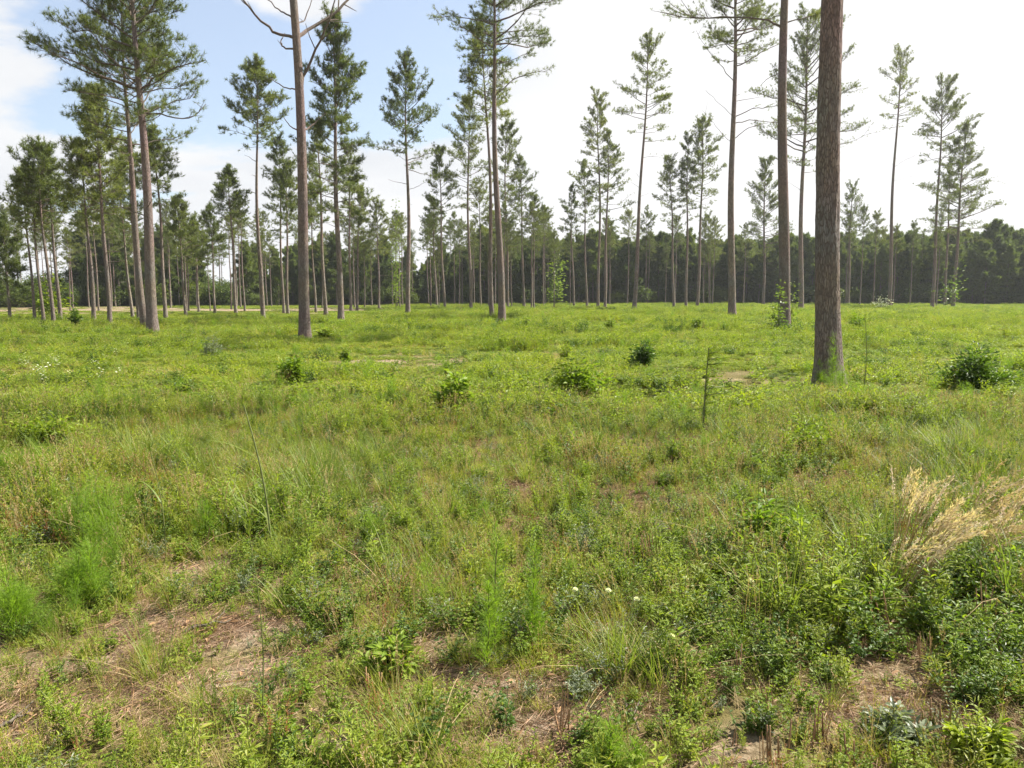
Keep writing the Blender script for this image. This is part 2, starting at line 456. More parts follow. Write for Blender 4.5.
def seed_grass(seed, n=9, h=.42, mat='dry', head=.07):
    r = np.random.default_rng(seed); mb = grass_tuft(seed + 1, 20, h * .45)
    d, bd = rand_dir(n, 66, 88, r); B = disc(n, .05, r)
    L = h * r.uniform(.7, 1.1, n); be = r.uniform(.02, .2, n)
    mb.ribbons(B, d, bd, L, .003 * np.ones(n), be, 4, .05, GI['stem'] if mat != 'dry' else GI['dry'])
    for k in range(n):                                  # small seed heads near the tips
        m = 14; t = r.uniform(1 - head / L[k] * 1.6, 1.0, m)
        p = B[k] + d[k] * (L[k] * t)[:, None] + bd[k] * (be[k] * L[k] * t * t)[:, None]; p[:, 2] -= .05 * L[k] * t ** 3
        dd, nn = rand_dir(m, 20, 80, r)
        mb.leaves(p, dd, nn + [0, 0, 1], r.uniform(.010, .02, m), .005, .2, .1, GI[mat if mat != 'stem' else 'grass'], True)
    return mb


def forb(seed, stems=5, h=.26, leafL=.045, leafW=.022, per=12, mat='forb', spread=30, rr=.04, simple=False, elev=(10, 60), gap0=.15, tri=False):
    r = np.random.default_rng(seed); mb = MB()
    for s in range(stems):
        az = r.uniform(0, TAU); el = rad(90 - r.uniform(0, spread)); L = h * r.uniform(.6, 1.1)
        d = np.array([math.cos(az) * math.cos(el), math.sin(az) * math.cos(el), math.sin(el)])
        bd = np.array([math.cos(az), math.sin(az), 0]); be = r.uniform(0, .3)
        B = disc(1, rr, r)[0]
        ts = np.linspace(0, 1, 5)
        path = B + d * (L * ts)[:, None] + bd * (be * L * ts ** 2)[:, None]
        mb.tube(path, np.linspace(.0022, .001, 5) * (1 + h), 3, GI['stem'], False)
        n = per
        t = np.linspace(gap0, 1, n) ** .9 + r.normal(0, .02, n); t = np.clip(t, .02, 1.02)
        p = B + d * (L * t)[:, None] + bd * (be * L * t ** 2)[:, None]
        phi = np.arange(n) * 2.4 + r.uniform(0, 6) + r.normal(0, .3, n)
        e = np.radians(r.uniform(elev[0], elev[1], n))
        dd = np.stack([np.cos(phi) * np.cos(e), np.sin(phi) * np.cos(e), np.sin(e)], -1)
        nn = np.array([0, 0, 1.]) + r.normal(0, .35, (n, 3))
        sz = (1.15 - .55 * t) * r.uniform(.7, 1.2, n)
        if tri:
            for k in (-.9, 0, .9):
                d2 = np.stack([np.cos(phi + k) * np.cos(e), np.sin(phi + k) * np.cos(e), np.sin(e) * .6], -1)
                mb.leaves(p + dd * (leafL * .5), d2, nn, leafL * sz * .8, leafW * sz, .2, .25, GI[mat], simple)
        else:
            mb.leaves(p, dd, nn, leafL * sz, leafW * sz, .2, .3, GI[mat], simple)
    return mb


def fennel(seed, h=.5, stems=3, dens=60, spread=.35, mat='fennel', thick=.0036):
    """feathery plant: stems wrapped in hair-fine divided leaves"""
    r = np.random.default_rng(seed); mb = MB()
    for s in range(stems):
        az = r.uniform(0, TAU); tl = r.uniform(0, .22); L = h * r.uniform(.7, 1.05)
        d = np.array([math.cos(az) * tl, math.sin(az) * tl, 1.]); B = disc(1, .05, r)[0]
        ts = np.linspace(0, 1, 4)
        mb.tube(B + d * (L * ts)[:, None], np.linspace(.0035, .001, 4), 3, GI['stem'], False)
        t = r.uniform(.08, 1, dens)
        p = B + d * (L * t)[:, None]
        phi = r.uniform(0, TAU, dens); e = np.radians(r.uniform(15, 60, dens))
        dd = np.stack([np.cos(phi) * np.cos(e), np.sin(phi) * np.cos(e), np.sin(e)], -1)
        LL = spread * .32 * (1.15 - .8 * t) * r.uniform(.7, 1.2, dens)
        bdir = np.stack([np.cos(phi), np.sin(phi), np.zeros(dens)], -1)
        mb.ribbons(p, dd, bdir, LL, np.full(dens, thick), np.full(dens, .2), 2, .1, GI[mat])
        for q in range(5):                              # side threads
            tt = r.uniform(.25, 1, dens)
            p2 = p + dd * (LL * tt)[:, None]
            d3 = dd + r.normal(0, .7, (dens, 3)); d3 /= np.linalg.norm(d3, axis=1)[:, None]
            mb.ribbons(p2, d3, bdir + .01, LL * .4, np.full(dens, thick * .85), np.full(dens, .1), 1, 0, GI[mat])
    return mb


def dry_stalks(seed, n=5, h=.22):
    r = np.random.default_rng(seed); mb = MB()
    for s in range(n):
        az = r.uniform(0, TAU); tl = r.uniform(0, .3); L = h * r.uniform(.5, 1.1); B = disc(1, .05, r)[0]
        ts = np.linspace(0, 1, 4)[:, None]
        mb.tube(B + np.array([math.cos(az) * tl, math.sin(az) * tl, 1.]) * L * ts, np.linspace(.0045, .0028, 4), 4, GI['stalk'])
    d, bd = rand_dir(8, 5, 40, r)
    mb.leaves(disc(8, .12, r) + [0, 0, .025], d, bd * .3 + [0, 0, 1], .05, .02, .3, .3, GI['litter'])
    return mb


def litter(seed, n=210, rr=.22):
    """fallen pine needles, twigs and dead leaves lying on the soil"""
    r = np.random.default_rng(seed); mb = MB()
    B = disc(n, rr, r); B[:, 2] = r.uniform(.003, .02, n)
    d, bd = rand_dir(n, -4, 9, r); nn = np.cross(d, [0, 0, 1.])
    mb.ribbons(B, d, nn, r.uniform(.04, .12, n), r.uniform(.0014, .0025, n), r.uniform(-.2, .2, n), 2, .02, GI['litter'])
    # ribbons lie flat: width axis from cross(d, nn) is vertical, so add flat ones as narrow leaves
    n2 = n
    B = disc(n2, rr, r); B[:, 2] = r.uniform(.006, .022, n2)
    d, bd = rand_dir(n2, -3, 8, r)
    mb.leaves(B, d, np.tile([0, 0, 1.], (n2, 1)) + r.normal(0, .2, (n2, 3)), r.uniform(.035, .10, n2), .0024, .1, .05, GI['litter'], True)
    n3 = 5
    B = disc(n3, rr, r); B[:, 2] = r.uniform(.01, .03, n3)
    d, bd = rand_dir(n3, -8, 25, r)
    mb.leaves(B, d, np.tile([0, 0, 1.], (n3, 1)) + r.normal(0, .4, (n3, 3)), r.uniform(.02, .045, n3), r.uniform(.008, .018, n3), .35, .3, GI['stalk'])
    for k in range(2):
        a = r.uniform(0, TAU); c = disc(1, rr * .6, r)[0]; c[2] = .012
        v = np.array([math.cos(a), math.sin(a), r.uniform(0, .08)]) * r.uniform(.06, .16)
        mb.tube([c - v, c + v * .1 + [.01, .0, 0], c + v], [.004, .003, .002], 4, GI['stalk'])
    return mb


def sorrel(seed, h=.28):
    r = np.random.default_rng(seed); mb = MB(); n = 7
    d, bd = rand_dir(n, 62, 88, r); B = disc(n, .05, r); L = h * r.uniform(.7, 1.1, n)
    mb.ribbons(B, d, bd, L, .003 * np.ones(n), .1 * np.ones(n), 3, 0, GI['red'])
    for k in range(n):
        m = 20; t = r.uniform(.5, 1, m); p = B[k] + d[k] * (L[k] * t)[:, None] + bd[k] * (.1 * L[k] * t * t)[:, None]
        dd, nn = rand_dir(m, 10, 70, r)
        mb.leaves(p, dd, nn + [0, 0, 1], .012, .006, .2, .1, GI['red'], True)
    g = grass_tuft(seed + 3, 10, .1, .006, .05, 'forb'); mb.merge(g)
    return mb


def clover(seed, flowers=0, n=46, rr=.14):
    r = np.random.default_rng(seed); mb = MB()
    B = disc(n, rr, r); B[:, 2] = r.uniform(.03, .10, n)
    for q in range(3):
        a = r.uniform(0, TAU, n) * 0 + np.arange(n) * 1.7 + q * TAU / 3
        e = r.uniform(-.1, .35, n)
        d = np.stack([np.cos(a) * np.cos(e), np.sin(a) * np.cos(e), np.sin(e)], -1)
        mb.leaves(B, d, np.tile([0, 0, 1.], (n, 1)), r.uniform(.014, .024, n), r.uniform(.013, .02, n), .2, .2, GI['forb'], True)
    G = B.copy(); G[:, 2] = -.01
    dz = B - G; L = np.linalg.norm(dz, axis=1)
    mb.ribbons(G, dz / L[:, None], np.tile([1., 0, 0], (n, 1)), L, np.full(n, .002), np.zeros(n), 1, 0, GI['stem'])
    return mb


def plume_weed(seed, h=.34):
    """soft brome-like grass: green stems with nodding pale heads"""
    return seed_grass(seed, 10, h, 'grass' if seed % 2 else 'dry', .09)


KINDS = {}
protos = []


def reg(cat, mb):
    KINDS.setdefault(cat, []).append(len(protos)); protos.append(mb)


for k in range(4): reg('grass', grass_tuft(100 + k, 44, .17 + .04 * k, .004))
for k in range(2): reg('grass', grass_tuft(110 + k, 30, .13, .006, .08, 'forb_bright'))
for k in range(3): reg('tallgrass', grass_tuft(120 + k, 38, .46 + .08 * k, .008, .08, 'grass_dark', 4, (52, 86), (.1, .5)))
for k in range(3): reg('seedgrass', seed_grass(130 + k, 9, .32 + .06 * k, ['dry', 'grass', 'dry'][k]))
for k in range(3): reg('forb', forb(140 + k, 7, .19 + .04 * k, .038, .018, 14, 'forb'))
reg('forb', forb(145, 6, .22, .038, .022, 9, 'forb', tri=True))
for k in range(2): reg('lance', forb(150 + k, 5, .30 + .08 * k, .075, .014, 22, 'forb_bright', 18))
reg('lance', forb(155, 6, .32, .07, .018, 18, 'forb', 20))
for k in range(3): reg('darkforb', forb(160 + k, 8, .24 + .05 * k, .044, .021, 15, 'forb_dark', 35))
reg('darkforb', forb(165, 7, .26, .038, .022, 12, 'forb_dark', 35, tri=True))
for k in range(2): reg('silver', forb(170 + k, 7, .26, .045, .012, 20, 'silver', 30))
for k in range(3): reg('fennel', fennel(180 + k, .34 + .07 * k, 4, 55, .4))
for k in range(3): reg('dry', grass_tuft(190 + k, 22, .2, .004, .09, 'dry', 3, (15, 85), (.1, .9)))
for k in range(3): reg('stalk', dry_stalks(200 + k, 5, .16 + .05 * k))
for k in range(4): reg('litter', litter(210 + k))
for k in range(2): reg('sorrel', sorrel(220 + k))
for k in range(2): reg('clover', clover(230 + k))
for k in range(2): reg('creep', forb(240 + k, 9, .13, .03, .018, 8, 'forb_bright', 65, .07))
proto_me = [p.mesh('ground_plant', GMATS) for p in protos]


def choose(cats, w, n, r):
    """weights w[k] arrays per category -> prototype index"""
    W = np.stack(w, -1); W = np.maximum(W, 0); C = np.cumsum(W, -1)
    u = r.uniform(0, 1, n) * C[:, -1]
    ci = (u[:, None] > C).sum(1).clip(0, len(cats) - 1)
    out = np.zeros(n, int)
    for k, c in enumerate(cats):
        msk = ci == k
        out[msk] = r.choice(KINDS[c], msk.sum())
    return out, ci


# ---- near ground cover, plant by plant
def near_cover():
    r = np.random.default_rng(21)
    d0, d1 = 1.2, 11.0
    n = 42000
    y = np.sqrt(r.uniform(d0 ** 2, d1 ** 2, n)); x = r.uniform(-1, 1, n) * (y * .76 + .9)
    # nearer strips are denser
    px, py = to_px(x, y)
    b = bare(x, y)
    keep = r.uniform(0, 1, n) < (1.0 - .45 * b) * np.clip(1.25 - .035 * y, .7, 1)
    x, y, px, py, b = x[keep], y[keep], px[keep], py[keep], b[keep]; n = len(x)
    n1 = noise(x * .9, y * .9, 41, 3); n2 = noise(x * 1.3 + 50, y * 1.3, 43, 3); n3 = noise(x * .6, y * .6 + 30, 47, 3)
    fo = blobs(px, py, FORB); tg = blobs(px, py, TALLG); fe = blobs(px, py, FENN)
    left = 1 - sstep(350, 620, px); low = sstep(560, 680, py)
    cats = ['grass', 'tallgrass', 'seedgrass', 'forb', 'lance', 'darkforb', 'silver', 'fennel', 'dry', 'stalk', 'sorrel', 'clover', 'creep']
    w = [1.5 + 1.6 * left * (1 - fo) + 2.5 * sstep(.5, .65, n1),
         .05 + 3.0 * tg ** 1.5,
         .60 + 1.2 * sstep(.45, .65, n2) * (1 - .6 * fo),
         1.0 + 1.6 * fo + 1.2 * sstep(.5, .62, n2),
         .35 + 1.2 * sstep(.55, .68, n3) + .5 * fo,
         .34 + 1.5 * fo ** 1.3 * (.35 + sstep(.4, .6, n3)),
         .10 + .5 * (1 - left) * sstep(.5, .65, n1) + .5 * blobs(px, py, [(650, 680, 60, 40, 1), (940, 480, 70, 40, 1.6), (700, 520, 40, 30, 1), (890, 700, 60, 40, 1)]),
         .02 + 1.6 * fe ** 2,
         .62 + .8 * b, .24 + .3 * b + .6 * 2.2 * blobs(px, py, [(800, 735, 130, 36, 1), (950, 640, 60, 60, .6), (700, 620, 60, 40, .5)]),
         .05 + .5 * sstep(.62, .72, n2), .5 + .8 * sstep(.5, .6, n3) * (1 - left), .8 + .6 * low]
    I, ci = choose(cats, w, n, r)
    S = r.uniform(.5, 1.1, n) * (.66 + .20 * fo + .25 * sstep(.45, .65, n3)) * (1 - .5 * b) * np.where(py > 640, .85, 1)
    R = np.stack([r.normal(0, .10, n), r.normal(0, .10, n), r.uniform(0, TAU, n)], -1)
    P = np.stack([x, y, hgt(x, y)], -1)
    scatter('undergrowth', 'mixed low weeds, clover and grass covering the near field', proto_me, P, R, S, I)
    # litter
    n = 2600
    y = np.sqrt(r.uniform(d0 ** 2, d1 ** 2, n)); x = r.uniform(-1, 1, n) * (y * .76 + .9)
    b = bare(x, y); keep = r.uniform(0, 1, n) < .35 + b
    x, y = x[keep], y[keep]; n = len(x)
    P = np.stack([x, y, hgt(x, y)], -1)
    R = np.stack([np.zeros(n), np.zeros(n), r.uniform(0, TAU, n)], -1)
    lm = [proto_me[k] for k in KINDS['litter']]
    scatter('pine_straw', 'fallen tan pine needles and dead leaves on bare soil', lm, P, R, r.uniform(.8, 1.4, n), r.integers(0, len(lm), n))


near_cover()

# ---- farther ground cover as square-metre patches
farg = {}


def far_kinds():
    r = np.random.default_rng(5)
    F_ = {}
    F_['g'] = [grass_tuft(300 + k, 16, .2, .010, .12, 'grass', 2) for k in range(4)]
    F_['s'] = [seed_grass(310 + k, 6, .34, ['dry', 'grass'][k % 2]) for k in range(2)]
    F_['f'] = [forb(320 + k, 6, .3, .07, .035, 8, 'forb', 40, .10, True) for k in range(3)]
    F_['b'] = [forb(330 + k, 6, .34, .08, .032, 9, 'forb_bright', 30, .10, True) for k in range(3)]
    F_['d'] = [forb(340 + k, 8, .34, .08, .045, 10, 'forb_dark', 45, .12, True) for k in range(2)]
    F_['y'] = [grass_tuft(350 + k, 12, .22, .008, .12, 'dry', 2, (20, 85)) for k in range(2)]
    mixes = [dict(g=60, f=14, b=10, s=9, y=10, d=1), dict(g=48, f=22, b=18, s=5, y=6, d=3), dict(g=24, f=26, b=26, s=4, y=4, d=8),
             dict(g=20, f=24, b=12, s=3, y=4, d=22), dict(g=28, f=4, b=3, s=10, y=24, d=0), dict(g=50, f=12, b=26, s=8, y=6, d=0)]
    out = []
    for mi, mx in enumerate(mixes):
        for v in range(2):
            mb = MB()
            for k, c in mx.items():
                for q in range(c):
                    p = r.uniform(-.62, .62, 2)
                    mb.merge(F_[k][r.integers(len(F_[k]))], off=(p[0], p[1], 0), ang=r.uniform(0, TAU), sc=r.uniform(.55, 1.15))
            out.append(mb.mesh('meadow_patch', GMATS))
    return out


def far_cover():
    r = np.random.default_rng(77)
    me = far_kinds()
    Ps = []
    for (a, b_, st) in ((9.6, 30, .72), (30, 62, .95), (62, 185, 1.35)):
        ys = np.arange(a, b_, st)
        for y in ys:
            hw = y * .74 + 2.5
            xs = np.arange(-hw, hw, st)
            xx = xs + r.uniform(-.5, .5, len(xs)) * st; yy = y + r.uniform(-.5, .5, len(xs)) * st
            Ps.append(np.stack([xx, yy, np.full(len(xs), st)], -1))
    A = np.concatenate(Ps); x, y, st = A.T
    px, py = to_px(x, y)
    b = bare(x, y)
    strip = sstep(60, 75, y) * (1 - sstep(-10, 5, x + .12 * y))
    n = len(x)
    keep = r.uniform(0, 1, n) < (1 - .8 * np.clip(b, 0, 1)) * (1 - .90 * strip * sstep(.35, .5, noise(x * .07, y * .12, 66, 2)))
    # the wood's own floor is bare
    keep &= ~((y > 150) & (r.uniform(0, 1, n) < .6))
    x, y, st, px, py, b = x[keep], y[keep], st[keep], px[keep], py[keep], b[keep]; n = len(x)
    fo = blobs(px, py, FORB); n1 = noise(x * .22, y * .22, 61, 3); n2 = noise(x * .35 + 9, y * .35, 63, 3)
    right = sstep(300, 600, px)
    W = np.stack([1.2 + 1.2 * (1 - right), .9 + .8 * sstep(.45, .6, n1), .3 + 1.2 * sstep(.5, .62, n2) + .6 * right, .10 + 1.5 * fo + .9 * sstep(.6, .72, n2),
                  .25 + 2.0 * sstep(.56, .68, n1) * (y < 60) + 2 * b + 1.2 * sstep(.5, .65, n2) * (y < 35), .8 + 1.2 * right], -1)
    C = np.cumsum(W, -1); u = r.uniform(0, 1, n) * C[:, -1]; ci = (u[:, None] > C).sum(1).clip(0, 5)
    I = ci * 2 + r.integers(0, 2, n)
    s = np.where(st < .8, 1.0, np.where(st < 1.1, 1.15, 1.45)) * r.uniform(.85, 1.15, n)
    hz = np.clip(-.5 + 2.5 * noise(x * .8, y * .8, 71, 3) + .25 * fo, .25, 1.6) * np.where(y < 22, .62, .95)
    hz = hz * (1 - .65 * np.clip(bare(x, y - .8) + bare(x, y - 1.6) + bare(x, y - .3), 0, 1))
    hz = hz * (1 - .7 * sstep(45, 62, y) * (1 - sstep(-10, 5, x + .12 * y)))
    S = np.stack([s, s, s * hz * np.where(y > 62, .75, 1)], -1)
    R = np.stack([np.zeros(n), np.zeros(n), r.uniform(0, TAU, n)], -1)
    scatter('meadow', 'bright green meadow of weeds and grass stretching to the trees', me, np.stack([x, y, hgt(x, y)], -1), R, S, I)


far_cover()


def weed_tufts():
    r = np.random.default_rng(83)
    me = [forb(360, 8, .42, .10, .05, 10, 'forb_bright', 40, .12, True), forb(361, 8, .36, .09, .05, 10, 'forb', 45, .14, True), forb(362, 9, .34, .09, .05, 11, 'forb_dark', 50, .14, True),
          fennel(363, .5, 4, 40, .5, 'fennel', .006), grass_tuft(364, 30, .45, .012, .12, 'grass', 3), seed_grass(365, 12, .5), grass_tuft(366, 24, .3, .012, .14, 'dry', 3, (20, 85))]
    me = [m_.mesh('weed_tuft', GMATS) for m_ in me]
    n = 9000
    y = 9.5 + 85 * r.uniform(0, 1, n) ** 1.25; x = r.uniform(-1, 1, n) * (y * .72 + 2)
    k1 = noise(x * .3, y * .3, 87, 3)
    keep = (r.uniform(0, 1, n) < .15 + 1.4 * sstep(.45, .62, k1)) & (bare(x, y) < .4) & ~((y > 52) & (x + .12 * y < 3))
    x, y = x[keep], y[keep]; n = len(x)
    I = r.choice(7, n, p=[.26, .24, .13, .09, .10, .10, .08])
    S = r.uniform(.5, 1.1, n) * np.interp(y, [9, 20, 60, 90], [.75, .9, 1.3, 1.3])
    scatter('tall_weeds', 'taller clumps of weeds standing above the meadow', me, np.stack([x, y, hgt(x, y)], -1),
            np.stack([r.normal(0, .1, n), r.normal(0, .1, n), r.uniform(0, TAU, n)], -1), S, I)


weed_tufts()


# ------------------------------------------------------------------ pines
def tuft_needles(mb, C, A, r, nn, L, W, m=1):
    """C tuft centres, A axes -> nn needles each"""
    k = len(C)
    if k == 0: return
    D = r.normal(0, 1, (k, nn, 3)); D /= np.linalg.norm(D, axis=2)[:, :, None]
    D = D + A[:, None, :] * .75; D /= np.linalg.norm(D, axis=2)[:, :, None] + 1e-9
    LL = L * r.uniform(.7, 1.2, (k, nn))
    S = np.cross(D, r.normal(0, 1, (k, nn, 3))); S /= np.linalg.norm(S, axis=2)[:, :, None] + 1e-9
    base = C[:, None, :] - A[:, None, :] * (r.uniform(0, .12, (k, nn, 1)))
    a = base - S * (W / 2); b = base + S * (W / 2); c = base + D * LL[:, :, None]
    o = mb.verts(np.stack([a, b, c], 2))
    mb.tris(o + np.arange(k * nn * 3).reshape(-1, 3), m)


def make_pine(seed, H, cb, R, r0, lean=0., lod=1, nl=58, dens=1.0, bushy=1.0, sides=10, side_bias=None, leany=0., dead=3, trunk_disp=False, top=.2):
    """returns trunk MB, crown MB. cb: crown base fraction; lod 0 near, 1 mid, 2 far"""
    r = np.random.default_rng(seed)
    c1, c2, ph = r.normal(0, .006), r.normal(0, .007), r.uniform(0, 6)

    def axis(z):
        t = np.asarray(z) / H
        return np.stack([lean * t + H * c1 * np.sin(t * 3.1) + .0035 * H * (np.sin(t * 9 + ph) - math.sin(ph)), leany * t + H * c2 * np.sin(t * 2.6), t * H], -1)

    def rad_(t): return r0 * (np.clip(1 - t, 0, 1) ** .75 * .86 + .045) * (1 + .42 * np.exp(-np.clip(t, 0, 1) * H / .32))
    tr = MB()
    nz = 500 if trunk_disp else 26
    zz = (np.linspace(0, 1, nz) ** (1 if trunk_disp else 1.25)) * H
    if trunk_disp: zz = np.concatenate([np.linspace(0, .55, 420), np.linspace(.56, 1, 60)]) * H
    zz[0] = -.15
    disp = None
    if trunk_disp:
        sides = 56
        th = np.linspace(0, sides, sides, endpoint=False)
        TH, ZZ = np.meshgrid(th, zz)
        a = TH / sides * TAU
        # furrowed plates: ridged noise in cylinder coordinates (periodic by using cos/sin)
        u = np.cos(a) * 3.4; v = np.sin(a) * 3.4
        n1 = noise(u * 1.0 + ZZ * .9, v * 1.0 + ZZ * 1.1 + 40, 5, 3)
        n2 = noise(u * 2.6 + 7 + ZZ * .5, v * 2.6 + ZZ * 2.4, 15, 2)
        ridge = 1 - np.abs(n2 - .5) * 4
        disp = 1 + .12 * (n1 - .5) - .045 * np.clip(ridge, 0, 1) + .03 * (noise(TH * 3.1, ZZ * 14, 18, 1) - .5)
        fl = np.exp(-np.clip(ZZ, 0, None) / .3)
        disp += fl * .13 * (np.cos(a * 4 + 1.2) * .5 + .5)
    tr.tube(axis(zz), rad_(zz / H), sides, 0, True, disp)
    cr = MB()
    nn, NL, NW = [(26, .19, .015), (12, .23, .031), (9, .34, .055), (9, .55, .12)][lod]
    cbz = cb * H
    TC, TA = [], []
    az_ph = r.uniform(0, 6); top = top * r.uniform(.8, 2.0); pw = r.uniform(1.1, 2.2)
    for i in range(nl):
        u = (i + r.uniform(0, 1)) / nl
        u = u ** .92
        z = cbz + (H - cbz) * u * .985
        prof = (top + (1 - top) * (1 - u ** pw) ** .8) * (.62 + .38 * min(1, u / .22))
        Lb = R * 1.14 * prof * r.choice([r.uniform(.35, .75), r.uniform(.75, 1.28)])
        Lb *= 1 + .28 * math.sin(az_ph + i * 2.399) * (1 - u)
        if r.uniform() < .10 and u < .6: continue
        az = i * 2.399 + r.normal(0, .5)
        if side_bias is not None:
            Lb *= 1 + .4 * math.cos(az - side_bias)
        elb = rad(np.interp(u, [0, .25, .6, 1], [0, 14, 32, 62]) + r.normal(0, 8))
        d = np.array([math.cos(az) * math.cos(elb), math.sin(az) * math.cos(elb), math.sin(elb)])
        up = r.uniform(-.06, .26)
        ts = np.linspace(0, 1, 6)
        p0 = axis(z)
        wob = r.normal(0, .035, (6, 3)) * Lb * ts[:, None]
        path = p0 + d * (Lb * ts)[:, None] + np.array([0, 0, 1.]) * (up * Lb * ts ** 2)[:, None] + wob
        rb = max(.008, .0115 * Lb) * (1 - .85 * ts) * (r0 / .22) ** .4 + .003
        cr.tube(path, rb, 4 if lod else 5, 0, False)
        ntw = max(3, int((4.5 + Lb * 9.8) * dens * (.42 + .8 * min(1, u / .4))))
        tt = r.uniform(.30 if u > .25 else .5, 1, ntw); tt[-1] = 1
        for t in tt:
            k = min(4, int(t * 5)); f = t * 5 - k
            q = path[k] * (1 - f) + path[k + 1] * f
            side = r.choice([-1, 1]) * rad(r.uniform(15, 80))
            a2 = az + side * (0 if t == 1 else 1)
            e2 = elb + rad(r.uniform(-12, 42))
            dd = np.array([math.cos(a2) * math.cos(e2), math.sin(a2) * math.cos(e2), math.sin(e2)])
            Lt = (.28 + .26 * Lb * (1.15 - t)) * r.uniform(.6, 1.3)
            e = q + dd * Lt
            if lod < 2: cr.tube([q, (q + e) / 2 + [0, 0, -.01], e], [.008, .006, .004], 3, 0, False)
            nt_ = max(1, int(r.uniform(1.3, 2.6) * bushy))
            for w in range(nt_):
                g = 1 - w / max(nt_, 1) * .8
                TC.append(q + (e - q) * g + r.normal(0, .05, 3)); a3 = dd + [0, 0, .5] + r.normal(0, .25, 3); TA.append(a3 / np.linalg.norm(a3))
    # leader
    for k in range(10):
        zt = H * (1 - .035 * k / 10 * 1.2); TC.append(axis(zt) + r.normal(0, .10, 3)); TA.append(np.array([0, 0, 1.]))
    tuft_needles(cr, np.array(TC), np.array(TA), r, nn, NL, NW)
    # dead snags under the crown
    for i in range(dead):
        z = H * r.uniform(max(.02, cb - .25), max(.03, cb)); az = r.uniform(0, TAU); Lb = r.uniform(.4, R * .75); e = r.uniform(-.1, .5)
        d = np.array([math.cos(az) * math.cos(e), math.sin(az) * math.cos(e), math.sin(e)])
        ts = np.linspace(0, 1, 4)
        cr.tube(axis(z) + d * (Lb * ts)[:, None] + r.normal(0, .03, (4, 3)) * ts[:, None], np.linspace(.022, .006, 4), 4, 0)
    return tr, cr, axis


def limb_mb(mb, pts, r0, r1, tufts=0, seed=0, sub=3, needle_m=1):
    r = np.random.default_rng(seed)
    pts = np.array(pts, float)
    t = np.linspace(0, 1, len(pts)); tt = np.linspace(0, 1, 12)
    sm = np.stack([np.interp(tt, t, pts[:, k]) for k in range(3)], -1)
    for _ in range(2): sm[1:-1] = (sm[:-2] + sm[1:-1] * 2 + sm[2:]) / 4
    Lt = np.linalg.norm(pts[-1] - pts[0])
    sm[1:-1] += r.normal(0, .008 * Lt, (10, 3))
    mb.tube(sm, np.linspace(r0, r1, 12), 6, 0)
    C, A = [], []
    for s in range(sub):
        k = r.integers(4, 11); d = sm[k] - sm[k - 1]; d /= np.linalg.norm(d)
        d = d + r.normal(0, .6, 3); d[2] = abs(d[2]) * .8; d /= np.linalg.norm(d)
        L = Lt * r.uniform(.12, .32)
        e = sm[k] + d * L
        mb.tube([sm[k], sm[k] + d * L * .5 + r.normal(0, .03 * L, 3), e], [r1 * 1.3, r1, r1 * .5], 4, 0)
        if tufts:
            for w in range(tufts):
                C.append(sm[k] + d * L * (1 - w / max(1, tufts) * .7) + r.normal(0, .06, 3)); A.append(d)
    if tufts:
        for w in range(tufts * 2):
            k = 11 - (w % 5); C.append(sm[k] + r.normal(0, .12, 3)); A.append(np.array([0, 0, 1.]))
        tuft_needles(mb, np.array(C), np.array(A), r, 18, .19, .012, needle_m)


TREES = {}
PG = 'tall pines standing in the open field'
pine_mats_n = [M['branch'], M['needles']]


def place_pine(key, seed, bx, by, tx, ty, cby, cw, tw, label, lod=1, H=None, group=PG, **kw):
    """pixel base, pixel top, pixel crown bottom, crown width px, trunk width px"""
    x, y = gp(bx, by)
    top = at_depth(tx, ty, y)
    Hh = H if H else top[2]
    lean = top[0] - x
    lean = lean * Hh / top[2]
    cbz = at_depth(tx, cby, y)[2] if cby is not None else None
    cbf = min(.9, cbz / Hh) if cbz else kw.pop('cbf', .55)
    kw.pop('cbf', None)
    sc = y / F
    R = cw * sc / 2 * 1.02; r0 = tw * sc / 2 * .95
    tr, cr, ax = make_pine(seed, Hh, cbf, R, r0, lean, lod, **kw)
    z0 = float(hgt(x, y))
    e = thing('pine_tree', label, 'pine tree', (x, y, z0), group)
    near = y < 48
    link('trunk', tr.mesh('pine_trunk', [M['bark'] if near else M['bark_far']], True), e)
    link('crown', cr.mesh('pine_crown', pine_mats_n), e)
    TREES[key] = (e, x, y, z0, ax, Hh)
    return e


def px_limb(key, pxs, r0=.05, r1=.012, tufts=0, depth=0., seed=1, sub=3):
    """a limb of one tree; its first point sits on the trunk, the others reach out in depth as well"""
    e, x, y, z0, ax, Hh = TREES[key]
    pts = []
    for i, (px, py) in enumerate(pxs):
        f = i / (len(pxs) - 1)
        w = at_depth(px, py, y + depth * f)
        pts.append(w - np.array([x, y, z0]))
    a = ax(pts[0][2]); pts[0] = a
    mb = MB(); limb_mb(mb, pts, r0, r1, tufts, seed, sub)
    link('branch', mb.mesh('pine_branch', pine_mats_n), e)


